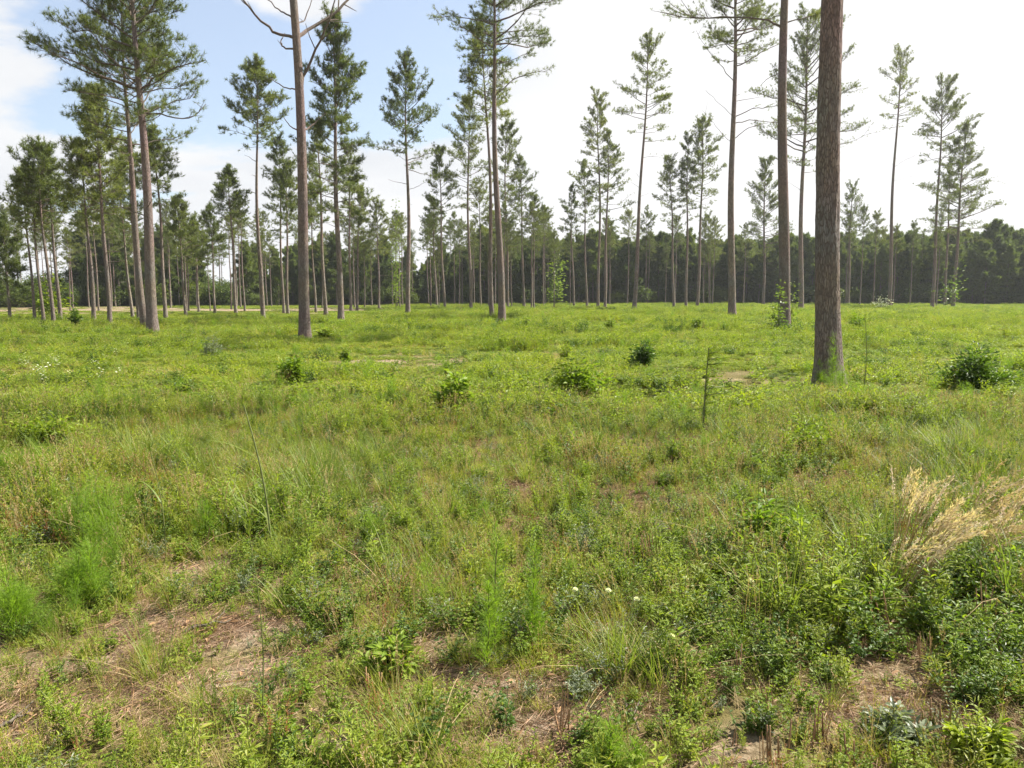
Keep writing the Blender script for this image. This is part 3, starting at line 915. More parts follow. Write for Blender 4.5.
# hero trees -------------------------------------------------------------
place_pine('main', 11, 829, 386, 843, -400, None, 250, 29, 'stoutest and nearest pine trunk with rough bark, weeds at its foot', 0, H=26, cbf=.58, trunk_disp=True, nl=60, dead=2)
place_pine('t785', 12, 784, 332, 793, -250, None, 150, 13.5, 'reddish pine trunk just left of the thickest trunk, crown out of sight', 0, H=25.5, cbf=.66, sides=20, nl=55, dead=1)
place_pine('t305', 13, 305, 339, 270, -260, None, 130, 12.6, 'leafless looking pine trunk with long bare dead limbs at the top', 0, H=25, cbf=.74, sides=20, nl=50, dead=0)
place_pine('t154', 14, 153, 334, 128, -75, 125, 132, 12.5, 'big leaning pine at left with broad dark crown and bare limb reaching right', 0, sides=18, nl=84, dens=1.15, top=.2, dead=2)
place_pine('t145', 15, 145, 330, 122, -10, 175, 95, 8, 'slimmer pine standing right behind the big leaning pine at left', 0, sides=14, nl=60)
place_pine('t502', 16, 502, 323, 493, -70, 66, 115, 8.5, 'tall central pine whose crown tops out above the frame, layered limbs', 0, sides=16, nl=62, dens=1.15, top=.2)
place_pine('t492', 17, 492, 319, 482, 28, 130, 62, 5.5, 'slim pine just left of the tall central pine, rounded crown', 1, nl=60)
place_pine('t732', 18, 732, 317, 737, -60, 66, 98, 9, 'pine with long thin curved lower branches, between the centre and the thick trunk', 0, sides=16, nl=64, dens=1.3, top=.25)
place_pine('t801', 19, 801, 310, 810, 20, 175, 95, 6, 'pine seen through the gap left of the thickest trunk, wide ragged crown', 1, nl=70, dens=1.1, top=.25)
place_pine('t341', 20, 341, 321, 333, 18, 215, 74, 7, 'broad full crowned pine right of the trunk with bare dead limbs', 1, sides=14, nl=110, dens=1.1)
place_pine('t408', 21, 408, 316, 404, 66, 170, 64, 5.5, 'pine with airy grey green crown, alone in the gap left of centre', 1, nl=66, dens=.9)
place_pine('t263', 22, 263, 319, 258, 69, 150, 46, 5, 'slender tall pine with narrow pointed crown against blue sky', 1, nl=66)
place_pine('t633', 23, 634, 311, 649, 40, 142, 52, 5, 'lone slim pine right of centre, small crown leaning slightly right', 1, nl=50, dens=.9)
place_pine('t597', 24, 598, 308.5, 597, 97, 205, 44, 3.6, 'tallest of the clustered pines between the centre and the lone slim pine', 1, nl=66)
place_pine('t605', 25, 605, 308.5, 609, 130, 235, 36, 3.4, 'pine on the right edge of the central cluster with side limbs', 1, nl=50)
place_pine('t888', 26, 889, 307, 900, 57, 130, 40, 4.6, 'tall bare stemmed pine right of the thickest trunk, leaning right', 1, nl=50, dens=.85)
place_pine('t931', 27, 932, 308, 943, 88, 165, 50, 4.2, 'second tall pine in the right hand group, crown bushy on the left', 1, nl=56)
place_pine('t950', 28, 953, 308.5, 966, 127, 245, 62, 4.2, 'full low crowned pine at the right end of the right hand group', 1, nl=84)
place_pine('t943', 29, 945, 307, 951, 160, 235, 40, 3.2, 'pine stem squeezed in the middle of the right hand group', 1, nl=44)
place_pine('t697', 30, 697, 308.5, 703, 122, 205, 42, 3.8, 'tallest of the three pines left of the long branched pine', 1, nl=62)
place_pine('t686', 31, 686, 308.5, 688, 138, 215, 32, 3.2, 'middle one of the three pines left of the long branched pine', 1, nl=50)
place_pine('t673', 32, 674, 308.5, 670, 160, 230, 34, 3.2, 'shortest one of the three pines left of the long branched pine', 1, nl=50)
place_pine('t763', 33, 763, 306, 764, 163, 265, 42, 3.4, 'low dense bushy pine between the two reddish trunks', 1, nl=90, dens=1.1)
place_pine('t587', 34, 587, 307, 584, 163, 240, 32, 2.8, 'pine on the left edge of the central cluster, dark crown', 1, nl=52)
place_pine('t574', 35, 574, 307, 571, 187, 250, 28, 2.6, 'short thin pine left of the central cluster', 1, nl=46)
place_pine('t848', 36, 848, 305.5, 852, 188, 250, 34, 3.2, 'airy pine showing just right of the thickest trunk', 1, nl=50, dens=.85)
place_pine('t110', 37, 110, 326, 94, 96, 215, 66, 5.2, 'pine with pale green tall crown left of the big leaning pine', 1, nl=92, dens=.7)
place_pine('t94', 38, 94, 325.5, 79, 150, 235, 50, 5, 'light green pine with feathery crown second left of the leaning pine', 1, nl=70, dens=.7)
place_pine('t61', 39, 61, 323, 47, 165, 232, 44, 4.4, 'pine at the right side of the far left group of stems', 1, nl=60, dens=.7)
place_pine('t54', 40, 54, 324, 37, 152, 225, 52, 4.4, 'tallest pine of the far left group with wide dark crown', 1, nl=66, dens=.7)
place_pine('t43', 41, 44, 323, 31, 178, 240, 40, 3.8, 'pine in the middle of the far left group of stems', 1, nl=50, dens=.7)
place_pine('t34', 42, 35, 322, 22, 172, 250, 40, 3.6, 'leftmost stem of the far left pine group', 1, nl=50, dens=.7)
place_pine('t10', 43, 10, 320, 2, 225, 300, 46, 3.6, 'low dark pine at the left edge of the view', 1, nl=70)
place_pine('t166', 44, 166, 320.5, 153, 134, 205, 42, 4.6, 'pine with open crown just right of the big leaning pine', 1, nl=56)
place_pine('t139', 45, 139, 320, 128, 150, 230, 44, 4, 'pine stem half hidden behind the big leaning pair at left', 1, nl=56, dens=.7)
place_pine('t136', 46, 133, 319, 118, 180, 250, 40, 3.6, 'shorter pine stem hidden left of the big leaning pair', 1, nl=50, dens=.7)
place_pine('t186', 47, 186, 316, 178, 202, 262, 32, 3.4, 'small open pine second right of the big leaning pine', 1, nl=46)
place_pine('t199', 48, 199, 312.5, 194, 222, 272, 30, 2.6, 'short pine third right of the big leaning pine', 1, nl=46)
place_pine('t216', 49, 215, 313, 210, 212, 270, 32, 2.8, 'short pine left of the small isolated round topped pine', 1, nl=46)
place_pine('t236', 50, 236, 314, 228, 172, 222, 36, 3.6, 'isolated medium pine with small round top between left group and slender pine', 1, nl=56)
place_pine('t285', 51, 284, 313.5, 280, 142, 215, 34, 3.2, 'left one of the twin pines left of the bare limbed trunk', 1, nl=56)
place_pine('t287', 52, 288, 314, 287, 168, 245, 36, 3.4, 'right one of the twin pines left of the bare limbed trunk', 1, nl=56)
place_pine('t326', 53, 326, 315, 318, 124, 225, 44, 4.4, 'dark pine between the bare limbed trunk and the broad pine', 1, nl=64, dens=.7)
place_pine('t316', 54, 316, 312.5, 311, 190, 250, 34, 2.8, 'thin pine right behind the bare limbed trunk', 1, nl=46)
place_pine('t351', 55, 351, 311, 349, 148, 240, 38, 3.2, 'left one of the paired thin pines right of the broad pine', 1, nl=56)
place_pine('t356', 56, 357, 310.5, 360, 190, 250, 34, 2.8, 'right one of the paired thin pines right of the broad pine', 1, nl=50)
place_pine('t379', 57, 379, 308.5, 376, 205, 258, 34, 2.6, 'short background pine left of the airy grey green pine', 1, nl=46)
place_pine('t445', 58, 445, 310, 440, 152, 232, 36, 3.2, 'narrow pine right of the airy grey green pine', 1, nl=60)
place_pine('t438', 59, 437, 308.5, 433, 200, 250, 30, 2.8, 'small pine touching the narrow pine right of the airy one', 1, nl=44)
place_pine('t471', 60, 471, 310, 469, 100, 205, 46, 3.8, 'mid height pine left of the paired central pines', 1, nl=66)
place_pine('t481', 61, 481, 307, 480, 190, 250, 30, 2.6, 'thin low pine stem left of the paired central pines', 1, nl=44)
place_pine('t507', 62, 508, 308.5, 505, 128, 220, 42, 3.4, 'pine directly right of the tall central pine, drooping crown', 1, nl=64)
place_pine('t524', 63, 524, 307.5, 520, 158, 238, 40, 3.2, 'bushy pine in the gap right of the central pines', 1, nl=66)
place_pine('t546', 64, 545, 305.5, 545, 212, 262, 30, 2.4, 'low rounded pine beside the gap right of the central pines', 1, nl=50)
place_pine('t647', 65, 647, 304.5, 647, 213, 262, 24, 2.0, 'small pine top showing beside the lone slim pine', 1, nl=46)
place_pine('t708', 66, 709, 305, 708, 217, 265, 26, 2.0, 'small pine between the three pines and the long branched pine', 1, nl=46)

# limbs the photograph shows one by one
px_limb('t305', [(294, 42), (312, 28), (335, 14), (352, -4), (372, -22)], .075, .02, 0, 1.5, 1, 5)
px_limb('t305', [(298, 95), (306, 72), (318, 45), (331, 18), (340, -12)], .06, .015, 0, -1, 2, 4)
px_limb('t305', [(292, 43), (275, 34), (258, 18), (240, -3), (225, -20)], .055, .015, 0, -1.2, 3, 3)
px_limb('t305', [(292, 54), (283, 48), (280, 42), (285, 33)], .035, .012, 0, .5, 4, 1)
px_limb('t305', [(296, 93), (286, 88), (270, 78)], .03, .012, 0, .5, 5, 0)
px_limb('t305', [(299, 134), (310, 127), (326, 113)], .04, .015, 0, .6, 6, 0)
px_limb('t305', [(299, 133), (292, 128), (284, 118)], .03, .01, 0, -.4, 7, 0)
px_limb('t305', [(297, 30), (305, 20), (313, -2)], .03, .01, 0, .8, 8, 1)
px_limb('t305', [(291, 22), (280, 12), (262, -6)], .035, .012, 0, .9, 9, 1)
px_limb('t154', [(139, 116), (158, 112), (178, 120), (198, 116), (206, 104)], .04, .01, 2, 1.5, 11, 5)
px_limb('t154', [(139, 92), (155, 76), (180, 66), (206, 60)], .045, .01, 3, -1, 12, 8)
px_limb('t154', [(138, 108), (150, 90), (165, 80)], .03, .01, 2, 1, 13, 4)
px_limb('t154', [(137, 90), (110, 80), (85, 72), (62, 62), (46, 44)], .05, .01, 5, -1, 14, 12)
px_limb('t732', [(738, 67), (755, 57), (772, 47), (784, 42)], .045, .012, 1, 1, 21, 2)
px_limb('t732', [(737, 118), (750, 109), (770, 107), (790, 104)], .035, .01, 3, -1, 22, 5)
px_limb('t732', [(737, 124), (752, 119), (775, 123), (792, 122)], .035, .01, 3, 1, 23, 4)
px_limb('t732', [(737, 140), (750, 127), (768, 123)], .03, .01, 2, .4, 24, 3)
px_limb('t732', [(734, 83), (720, 66), (706, 48), (696, 30)], .03, .008, 1, -1, 25, 3)
px_limb('t732', [(734, 118), (720, 104), (706, 90)], .018, .006, 0, .5, 26, 1)
px_limb('t732', [(734, 145), (718, 128), (702, 110)], .018, .006, 0, -.5, 27, 1)
px_limb('t785', [(787, 28), (775, 22), (757, 19), (730, 15), (694, 18), (672, 17)], .05, .012, 2, 1, 31, 6)
px_limb('t785', [(788, 70), (768, 78), (760, 86)], .015, .006, 0, .3, 32, 0)
px_limb('t785', [(792, 22), (805, 18), (822, 12)], .03, .01, 4, .8, 33, 7)
px_limb('t801', [(806, 140), (820, 150), (850, 142), (878, 132)], .03, .01, 4, -1, 35, 9)
px_limb('t801', [(805, 120), (790, 118), (775, 100)], .03, .01, 4, 1, 36, 9)
px_limb('t801', [(807, 80), (830, 96), (862, 90)], .03, .01, 4, 1, 37, 8)
px_limb('t502', [(497, 42), (515, 36), (535, 36), (547, 38)], .035, .01, 4, -1, 41, 10)
px_limb('t502', [(498, 96), (512, 80), (530, 72), (548, 72)], .035, .01, 4, 1, 42, 8)
px_limb('t502', [(496, 24), (470, 18), (450, 16), (434, 20)], .035, .01, 5, 1, 43, 10)
px_limb('t888', [(893, 168), (905, 160), (922, 152)], .02, .006, 0, 1, 51, 2)
px_limb('t888', [(894, 182), (906, 178), (918, 176)], .015, .006, 0, 1, 52, 1)
px_limb('t633', [(640, 158), (652, 156), (664, 158)], .02, .006, 1, 1, 53, 2)
px_limb('t605', [(606, 205), (620, 204), (634, 192)], .025, .008, 2, 1, 54, 5)
px_limb('t950', [(960, 190), (980, 180), (1003, 182)], .025, .008, 3, 1, 55, 5)
px_limb('t408', [(406, 190), (418, 186), (430, 180)], .02, .006, 1, 1, 56, 2)

# more distant pines: ten crowns, copied ---------------------------------
def distant_pines():
    r = np.random.default_rng(909)
    pro = []
    for k in range(10):
        tr, cr, ax = make_pine(700 + k, 16., r.uniform(.5, .68), r.uniform(1.5, 2.2), .15, 0, 1, nl=44, dens=.8, sides=8, dead=3)
        pro.append((tr.mesh('distant_trunk', [M['bark_far']], True), cr.mesh('distant_crown', pine_mats_n)))
    spots = []
    for k in range(125):
        u = r.uniform(0, 1)
        px = r.uniform(-60, 560) if u < .80 else r.uniform(560, 1060)
        y = r.uniform(78, 150) if px < 260 else (r.uniform(88, 150) if px < 560 else r.uniform(110, 150))
        spots.append((px, y))
    for (px, y) in spots:
        x = (px - 512) / F * y * 1.0
        H = r.uniform(12, 17.5) * (1.0 if px < 560 else .82)
        if px < 560: H = min(H, (296 - r.uniform(196, 240)) * y / F + 1.5)
        src = pro[r.integers(10)]
        lab = ('slim pine stem among the many thin ones behind the left field' if px < 260 else
               'slim pine stem in the thin stand beyond the middle of the field' if px < 560 else
               'slim pine stem standing just before the dark wood at right')
        e = thing('pine_tree', lab, 'pine tree', (x, y, 0), 'thin distant pines before the wood', r.uniform(0, TAU))
        s = H / 16; w = s * r.uniform(.85, 1.15)
        e.scale = (w, w, s)
        link('trunk', src[0], e); link('crown', src[1], e)


distant_pines()


# ---- the wood that closes the field: one mass
def wood():
    r = np.random.default_rng(404)
    mes = []
    for k in range(6):
        H = 11.
        mb = MB()
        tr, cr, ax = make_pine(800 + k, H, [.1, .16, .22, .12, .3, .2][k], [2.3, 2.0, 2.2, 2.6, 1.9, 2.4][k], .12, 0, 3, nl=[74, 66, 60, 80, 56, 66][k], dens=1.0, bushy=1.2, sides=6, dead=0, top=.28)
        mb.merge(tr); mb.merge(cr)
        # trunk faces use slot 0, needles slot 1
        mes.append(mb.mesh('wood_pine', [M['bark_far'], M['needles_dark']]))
    # understorey bush
    for k in range(2):
        mb = MB()
        for q in range(5):
            az = r.uniform(0, TAU); L = r.uniform(1.2, 2.6)
            mb.tube([(0, 0, 0), (math.cos(az) * .5, math.sin(az) * .5, L * .6), (math.cos(az) * 1.0, math.sin(az) * 1.0, L)], [.05, .03, .01], 4, 0)
        n = 1500
        c = r.normal(0, 1, (n, 3)); c /= np.linalg.norm(c, axis=1)[:, None]; c *= (r.uniform(.2, 1, n) ** .4)[:, None]
        lob = 1 + .35 * np.sin(c[:, :1] * 5 + k) * np.cos(c[:, 1:2] * 4)
        c = c * lob * [1.7, 1.7, 1.5] + [0, 0, 1.5]
        d, nn = rand_dir(n, -20, 60, r)
        mb.leaves(c, d, nn * .4 + [0, 0, 1], r.uniform(.18, .34, n), r.uniform(.10, .18, n), .2, .2, 1, True)
        mes.append(mb.mesh('wood_bush', [M['bark_far'], M['needles_dark']]))
    P, S, I, R = [], [], [], []
    # right and centre: closed young stand
    def edge(px):            # distance of the wood's edge along the view
        return np.interp(px, [-300, 0, 120, 260, 420, 520, 700, 900, 1100, 1400], [98, 104, 118, 128, 142, 140, 146, 136, 128, 120])
    row = 0
    for dd in np.concatenate([np.arange(0, 26, 2.6), np.arange(27, 60, 4.5)]):
        px = -260.
        while px < 1300:
            y = edge(px) + dd + r.uniform(-1.2, 1.2)
            sp = 3.0 if px > 470 else 3.9
            px += sp * r.uniform(.6, 1.4) / y * F
            if px < 470 and dd > 30: continue
            if px < 470 and (r.uniform() < .3 or noise(px / 55., 3.3, 93, 2) > .60): continue
            x = (px - 512) / F * y
            ht = np.interp(px, [-200, 60, 130, 200, 300, 420, 480, 600, 720, 850, 900, 1024, 1200], [10.5, 10, 9.5, 9, 8.5, 8.8, 10.0, 9.8, 10.0, 10.1, 10.5, 10.6, 11.]) * (1 + .003 * dd)
            if noise(px / 40., 0., 91, 2) > .6: ht *= 1.07
            P.append((x, y, 0)); s = ht / 11. * (r.uniform(.74, 1.16) if px > 470 else r.uniform(.5, 1.2)); w = s * r.uniform(.75, 1.05)
            S.append((w, w, s)); I.append(r.integers(0, 6)); R.append((0, 0, r.uniform(0, TAU)))
    for k in range(900):
        px = r.uniform(-260, 1300) if k < 520 else r.uniform(-260, 500); y = edge(px) + (r.uniform(-3.0, 14) if k < 520 else r.uniform(6, 34)); x = (px - 512) / F * y
        P.append((x, y, -.1)); s = r.uniform(.5, 1.25); S.append((s * 1.3, s * 1.3, s * (1 if k < 520 else 1.5))); I.append(6 + r.integers(0, 2)); R.append((0, 0, r.uniform(0, TAU)))
    scatter('distant_wood', 'dark closed pine wood along the far edge of the field', mes, np.array(P), np.array(R), np.array(S), np.array(I))


wood()


# ------------------------------------------------------------------ shrubs, saplings and single weeds
def shrub(name, label, cat, px, py, hpx, wpx, seed, mat='forb_dark', leaf=(.06, .035), n=700, group=None, tall=False, simple=True, fill=.35):
    x, y = gp(px, py); s = y / F; h = hpx * s; w = wpx * s / 2
    r = np.random.default_rng(seed); z0 = float(hgt(x, y))
    e = thing(name, label, cat, (x, y, z0), group)
    st = MB(); lv = MB()
    k = 9 if not tall else 5
    C = []; D = []
    for q in range(k):
        az = q * 2.4 + r.normal(0, .3); out = w * r.uniform(.2, 1.1); hh = h * r.uniform(.35, 1.0) * (1 - .35 * (out / w) ** 2)
        if q == 0: out *= .2; hh = h
        b = np.array([math.cos(az), math.sin(az), 0.])
        ts = np.linspace(0, 1, 6)
        path = b * (out * ts ** 1.2)[:, None] + np.array([0, 0, 1.]) * (hh * ts)[:, None] + r.normal(0, .02, (6, 3)) * h * ts[:, None] + [0, 0, -.03]
        st.tube(path, np.linspace(.012, .003, 6) * max(.5, min(1.6, h)), 5, 0)
        m = max(10, n // k)
        t = r.uniform(.10, 1, m) ** .8
        pp = np.stack([np.interp(t, ts, path[:, c]) for c in range(3)], -1)
        a = r.uniform(0, TAU, m); el = np.radians(r.uniform(-5, 55, m))
        dd = np.stack([np.cos(a) * np.cos(el), np.sin(a) * np.cos(el), np.sin(el)], -1)
        off = r.uniform(0, w * fill, m)
        C.append(pp + dd * off[:, None]); D.append(dd)
        for j in range(0, m, max(1, m // 12)):
            st.tube([pp[j], pp[j] + dd[j] * off[j]], [.003, .0015], 3, 0)
    C = np.concatenate(C); D = np.concatenate(D); m = len(C)
    C[:, 2] = np.maximum(C[:, 2], .02)
    lv.leaves(C, D, r.normal(0, .4, (m, 3)) + [0, 0, 1], leaf[0] * r.uniform(.6, 1.2, m), leaf[1] * r.uniform(.7, 1.2, m), .2, .3, 0, simple)
    link('stem', st.mesh('shrub_stem', [M['stem']]), e)
    link('foliage', lv.mesh('shrub_foliage', [M[mat]]), e)
    return e


SG = 'low leafy shrubs dotted over the field'
shrub('bush', 'round dark green bush on the left before the bare limbed pine', 'bush', 292, 386, 26, 38, 1, 'forb', (.09, .05), 1500, SG)
shrub('bush', 'leafy broadleaf bush with pale glossy leaves at the centre left', 'bush', 455, 420, 44, 42, 2, 'forb', (.10, .06), 800, SG, fill=.5)
shrub('bush', 'wide loose bush at the middle of the field, several upright shoots', 'bush', 574, 402, 40, 60, 3, 'forb', (.09, .05), 1500, SG, fill=.6)
shrub('bush', 'small compact bush behind the wide loose bush, toward the right', 'bush', 642, 368, 27, 32, 4, 'forb_dark', (.09, .05), 1100, SG, fill=.5)
shrub('bush', 'dark dense bush on the right edge of the field', 'bush', 972, 394, 46, 60, 5, 'forb_dark', (.09, .04), 2600, SG, fill=.55)
shrub('bush', 'thin upright sprig right behind the wide loose bush', 'bush', 566, 364, 20, 18, 6, 'forb', (.09, .05), 300, SG)
shrub('bush', 'small dark bush before the paired central pines', 'bush', 524, 334, 18, 17, 7, 'forb', (.12, .07), 500, SG)
shrub('bush', 'tiny tuft shaped bush second right of the central pines', 'bush', 552, 327, 9, 14, 8, 'forb', (.12, .07), 300, SG)
shrub('bush', 'small bush in the field right of the central cluster', 'bush', 611, 333, 15, 13, 9, 'forb', (.12, .07), 400, SG)
shrub('bush', 'small flat bush between the centre and the lone slim pine', 'bush', 628, 328, 8, 18, 10, 'forb', (.12, .07), 400, SG)
shrub('bush', 'small bush before the three grouped pines', 'bush', 697, 334, 15, 14, 11, 'forb', (.12, .07), 400, SG)
shrub('bush', 'small bush before the airy grey green pine', 'bush', 410, 334, 14, 16, 12, 'forb', (.12, .07), 400, SG)
shrub('bush', 'small upright bush right of the round dark bush', 'bush', 346, 364, 18, 12, 13, 'forb', (.09, .05), 350, SG)
shrub('bush', 'low grey green bush left of the bare limbed pine', 'bush', 212, 358, 22, 30, 14, 'silver', (.09, .03), 600, SG)
shrub('bush', 'low bush right of the big leaning pine at left', 'bush', 187, 344, 12, 16, 15, 'forb', (.12, .07), 400, SG)
shrub('bush', 'short bush touching the right of the bare limbed pine foot', 'bush', 325, 338, 10, 20, 16, 'forb', (.12, .07), 400, SG)
shrub('bush', 'leafy clump in the open grass right of the thickest trunk', 'bush', 856, 332, 17, 30, 17, 'forb', (.12, .07), 500, SG)
shrub('bush', 'dark leafy weed clump in the middle of the right foreground', 'bush', 758, 556, 58, 84, 18, 'forb', (.055, .024), 1500, SG, simple=False)
shrub('bush', 'low glossy leafed clump near the bottom left of centre', 'bush', 393, 682, 44, 70, 19, 'forb', (.042, .019), 1000, SG, simple=False)
shrub('bush', 'weedy dark clump before and left of the thickest trunk', 'bush', 800, 452, 34, 84, 20, 'forb', (.05, .024), 1300, SG)
shrub('bush', 'low dark green weed clump on the far left', 'bush', 55, 446, 30, 80, 21, 'forb', (.06, .03), 1300, SG)
shrub('bush', 'silvery leafed clump near the bottom right', 'bush', 890, 735, 46, 70, 22, 'silver', (.036, .016), 800, SG, simple=False)
shrub('bush', 'bright leafy clump in the lower right corner', 'bush', 985, 755, 46, 90, 23, 'forb_bright', (.042, .02), 1100, SG, simple=False)

LG = 'young broadleaf saplings among the pines'
shrub('sapling', 'slim light green sapling beside the reddish trunk', 'sapling', 779, 333, 52, 18, 31, 'sapling', (.16, .09), 240, LG, tall=True, fill=.6)
shrub('sapling', 'tiny leafy shoot against the reddish trunk', 'sapling', 790, 331, 46, 26, 32, 'sapling', (.14, .08), 150, LG, tall=True, fill=.6)
shrub('sapling', 'pale leafed sapling at the foot of the right hand pine group', 'sapling', 952, 309, 44, 34, 33, 'sapling', (.4, .24), 170, LG, tall=True, fill=.6)
shrub('sapling', 'dark narrow leafy sapling among the left stems', 'sapling', 76, 330, 26, 10, 34, 'forb_dark', (.16, .09), 340, LG, tall=True)
shrub('sapling', 'tall pale green young broadleaf tree left of the airy pine', 'sapling', 396, 311, 112, 18, 35, 'sapling', (.24, .14), 420, LG, tall=True, fill=.5)
shrub('sapling', 'light green young tree standing before the wood near the centre', 'sapling', 556, 305.5, 46, 26, 36, 'sapling', (.5, .3), 420, LG, tall=True, fill=.7)
shrub('sapling', 'bright green low tree among the stems of the left group', 'sapling', 50, 320, 42, 40, 37, 'forb', (.3, .18), 500, LG, tall=True, fill=.8)
shrub('flowering_shrub', 'white flowering shrub at the far field edge right of thick trunk', 'shrub', 881, 309, 14, 22, 38, 'white', (.22, .12), 150, None, fill=.6)


# single stems in the foreground
def feathery_weed(px, py, hpx, wpx, seed, label, mat='fennel', dens=340, stems=2, group='feathery green weeds in the foreground'):
    x, y = gp(px, py); s = y / F; h = hpx * s; z0 = float(hgt(x, y)); r = np.random.default_rng(seed)
    e = thing('dog_fennel', label, 'weed', (x, y, z0), group)
    st = MB(); lf = MB()
    for q in range(stems):
        tl = r.normal(0, .05, 2); B = np.array([r.normal(0, .03), r.normal(0, .03), -.02]) * (q > 0)
        ts = np.linspace(0, 1, 8); L = h * (1 if q == 0 else r.uniform(.6, .85))
        path = B + np.array([tl[0], tl[1], 1.]) * (L * ts)[:, None] + r.normal(0, .004, (8, 3))
        st.tube(path, np.linspace(.006, .0015, 8), 5, 0)
        n = dens // stems
        t = r.uniform(.06, 1, n)
        p = np.stack([np.interp(t, ts, path[:, c]) for c in range(3)], -1)
        phi = r.uniform(0, TAU, n); el = np.radians(r.uniform(25, 65, n))
        dd = np.stack([np.cos(phi) * np.cos(el), np.sin(phi) * np.cos(el), np.sin(el)], -1)
        LL = wpx * s * .62 * (1.1 - .75 * t) * r.uniform(.7, 1.2, n)
        bd = np.stack([np.cos(phi), np.sin(phi), np.zeros(n)], -1)
        lf.ribbons(p, dd, bd, LL, np.full(n, .0038), np.full(n, .15), 2, .05, 0)
        for k in range(7):
            tt = r.uniform(.15, 1, n); p2 = p + dd * (LL * tt)[:, None]
            d3 = dd + r.normal(0, .55, (n, 3)); d3 /= np.linalg.norm(d3, axis=1)[:, None]
            lf.ribbons(p2, d3, bd + .01, LL * .38, np.full(n, .0034), np.full(n, .1), 1, 0, 0)
    link('stem', st.mesh('weed_stem', [M['stem']]), e)
    link('foliage', lf.mesh('weed_foliage', [M[mat]]), e)


feathery_weed(494, 668, 146, 44, 1, 'tallest soft feathery weed at bottom centre, left of its twin')
feathery_weed(533, 652, 110, 40, 2, 'feathery weed at bottom centre, right of its taller twin')
feathery_weed(92, 612, 74, 66, 3, 'bushy bright green feathery weed on the lower left', dens=500, stems=4)
feathery_weed(612, 790, 62, 48, 4, 'feathery weed cut by the bottom edge right of centre', stems=3)
feathery_weed(832, 392, 60, 20, 5, 'thin green weed right against the foot of the thickest trunk', dens=300, stems=3)
feathery_weed(818, 388, 30, 20, 6, 'short green weed left before the thickest trunk', dens=200, stems=3)
feathery_weed(842, 395, 28, 26, 7, 'short green weed right before the thickest trunk', dens=200, stems=3)
feathery_weed(20, 640, 70, 60, 8, 'soft feathery weed on the left edge of the view', dens=420, stems=4)


def stem_plant():
    # dark upright seedling with wind-blown side shoots
    x, y = gp(703, 436); s = y / F; z0 = float(hgt(x, y)); h = 88 * s; r = np.random.default_rng(3)
    e = thing('seedling', 'thin upright green weed with short shoots blown to the right', 'weed', (x, y, z0))
    st = MB(); lf = MB()
    ts = np.linspace(0, 1, 9); path = np.stack([h * (.01 * ts + .03 * ts ** 2), 0 * ts, h * ts], -1)
    st.tube(path, np.linspace(.014, .005, 9), 6, 0)
    C, D = [], []
    for t, L in ((.98, .05), (.93, .10), (.86, .12), (.80, .15), (.66, .10), (.60, .13), (.52, .15), (.45, .16), (.36, .08), (.30, -.13)):
        p = np.array([np.interp(t, ts, path[:, c]) for c in range(3)])
        d = np.array([np.sign(L), r.normal(0, .3), .12 if L > 0 else -.25]); d /= np.linalg.norm(d)
        L = abs(L) * 1.5
        st.tube([p, p + d * L * .5 + [0, 0, .01], p + d * L], [.005, .004, .002], 4, 0)
        for k in range(26):
            C.append(p + d * L * r.uniform(.05, 1)); v = d + r.normal(0, .5, 3); D.append(v / np.linalg.norm(v))
    for k in range(170):
        t = r.uniform(.12, 1); C.append(np.array([np.interp(t, ts, path[:, c]) for c in range(3)])); v = r.normal(0, .5, 3) + [.4, 0, .5]; D.append(v / np.linalg.norm(v))
    C = np.array(C); D = np.array(D)
    lf.leaves(C, D, r.normal(0, .4, C.shape) + [0, 0, 1], .06, .013, .2, .1, 0, True)
    link('stem', st.mesh('seedling_stem', [M['stem']]), e); link('foliage', lf.mesh('seedling_foliage', [M['forb']]), e)


stem_plant()


def tall_grass_stem(px, py, tx, ty, seed, label, blades, rr=.008):
    x, y = gp(px, py); z0 = float(hgt(x, y)); top = at_depth(tx, ty, y + .1); r = np.random.default_rng(seed)
    e = thing('tall_grass', label, 'grass stem', (x, y, z0), 'single tall grass stems in the foreground')
    T = top - np.array([x, y, z0])
    ts = np.linspace(0, 1, 12)
    path = T * ts[:, None] + np.array([1, 0, 0]) * (np.sin(ts * math.pi) * .035 * T[2])[:, None]
    st = MB(); st.tube(path, np.linspace(rr, rr * .45, 12), 5, 0)
    # a small closed head at the tip
    tip = path[-1]
    hd = MB(); n = 26
    t = r.uniform(0, 1, n); p = tip + np.array([0, 0, 1.]) * (t * .06 - .03)[:, None]
    d, nn = rand_dir(n, 30, 80, r); hd.leaves(p, d, nn + .1, .035, .006, .2, .1, 0, True)
    bl = MB()
    B, D, BD, L = [], [], [], []
    for (t, az, el, l) in blades:
        B.append([np.interp(t, ts, path[:, c]) for c in range(3)]); a, b = rad(az), rad(el)
        D.append([math.cos(a) * math.cos(b), math.sin(a) * math.cos(b), math.sin(b)]); BD.append([math.cos(a), math.sin(a), 0.0]); L.append(l)
    bl.ribbons(np.array(B), np.array(D), np.array(BD), np.array(L), np.full(len(L), .014), np.full(len(L), .35), 7, .65, 0)
    link('stem', st.mesh('grass_stem', [M['stem']]), e)
    link('seed_head', hd.mesh('grass_head', [M['grass_dark']]), e)
    link('blade', bl.mesh('grass_blades', [M['grass_dark']]), e)


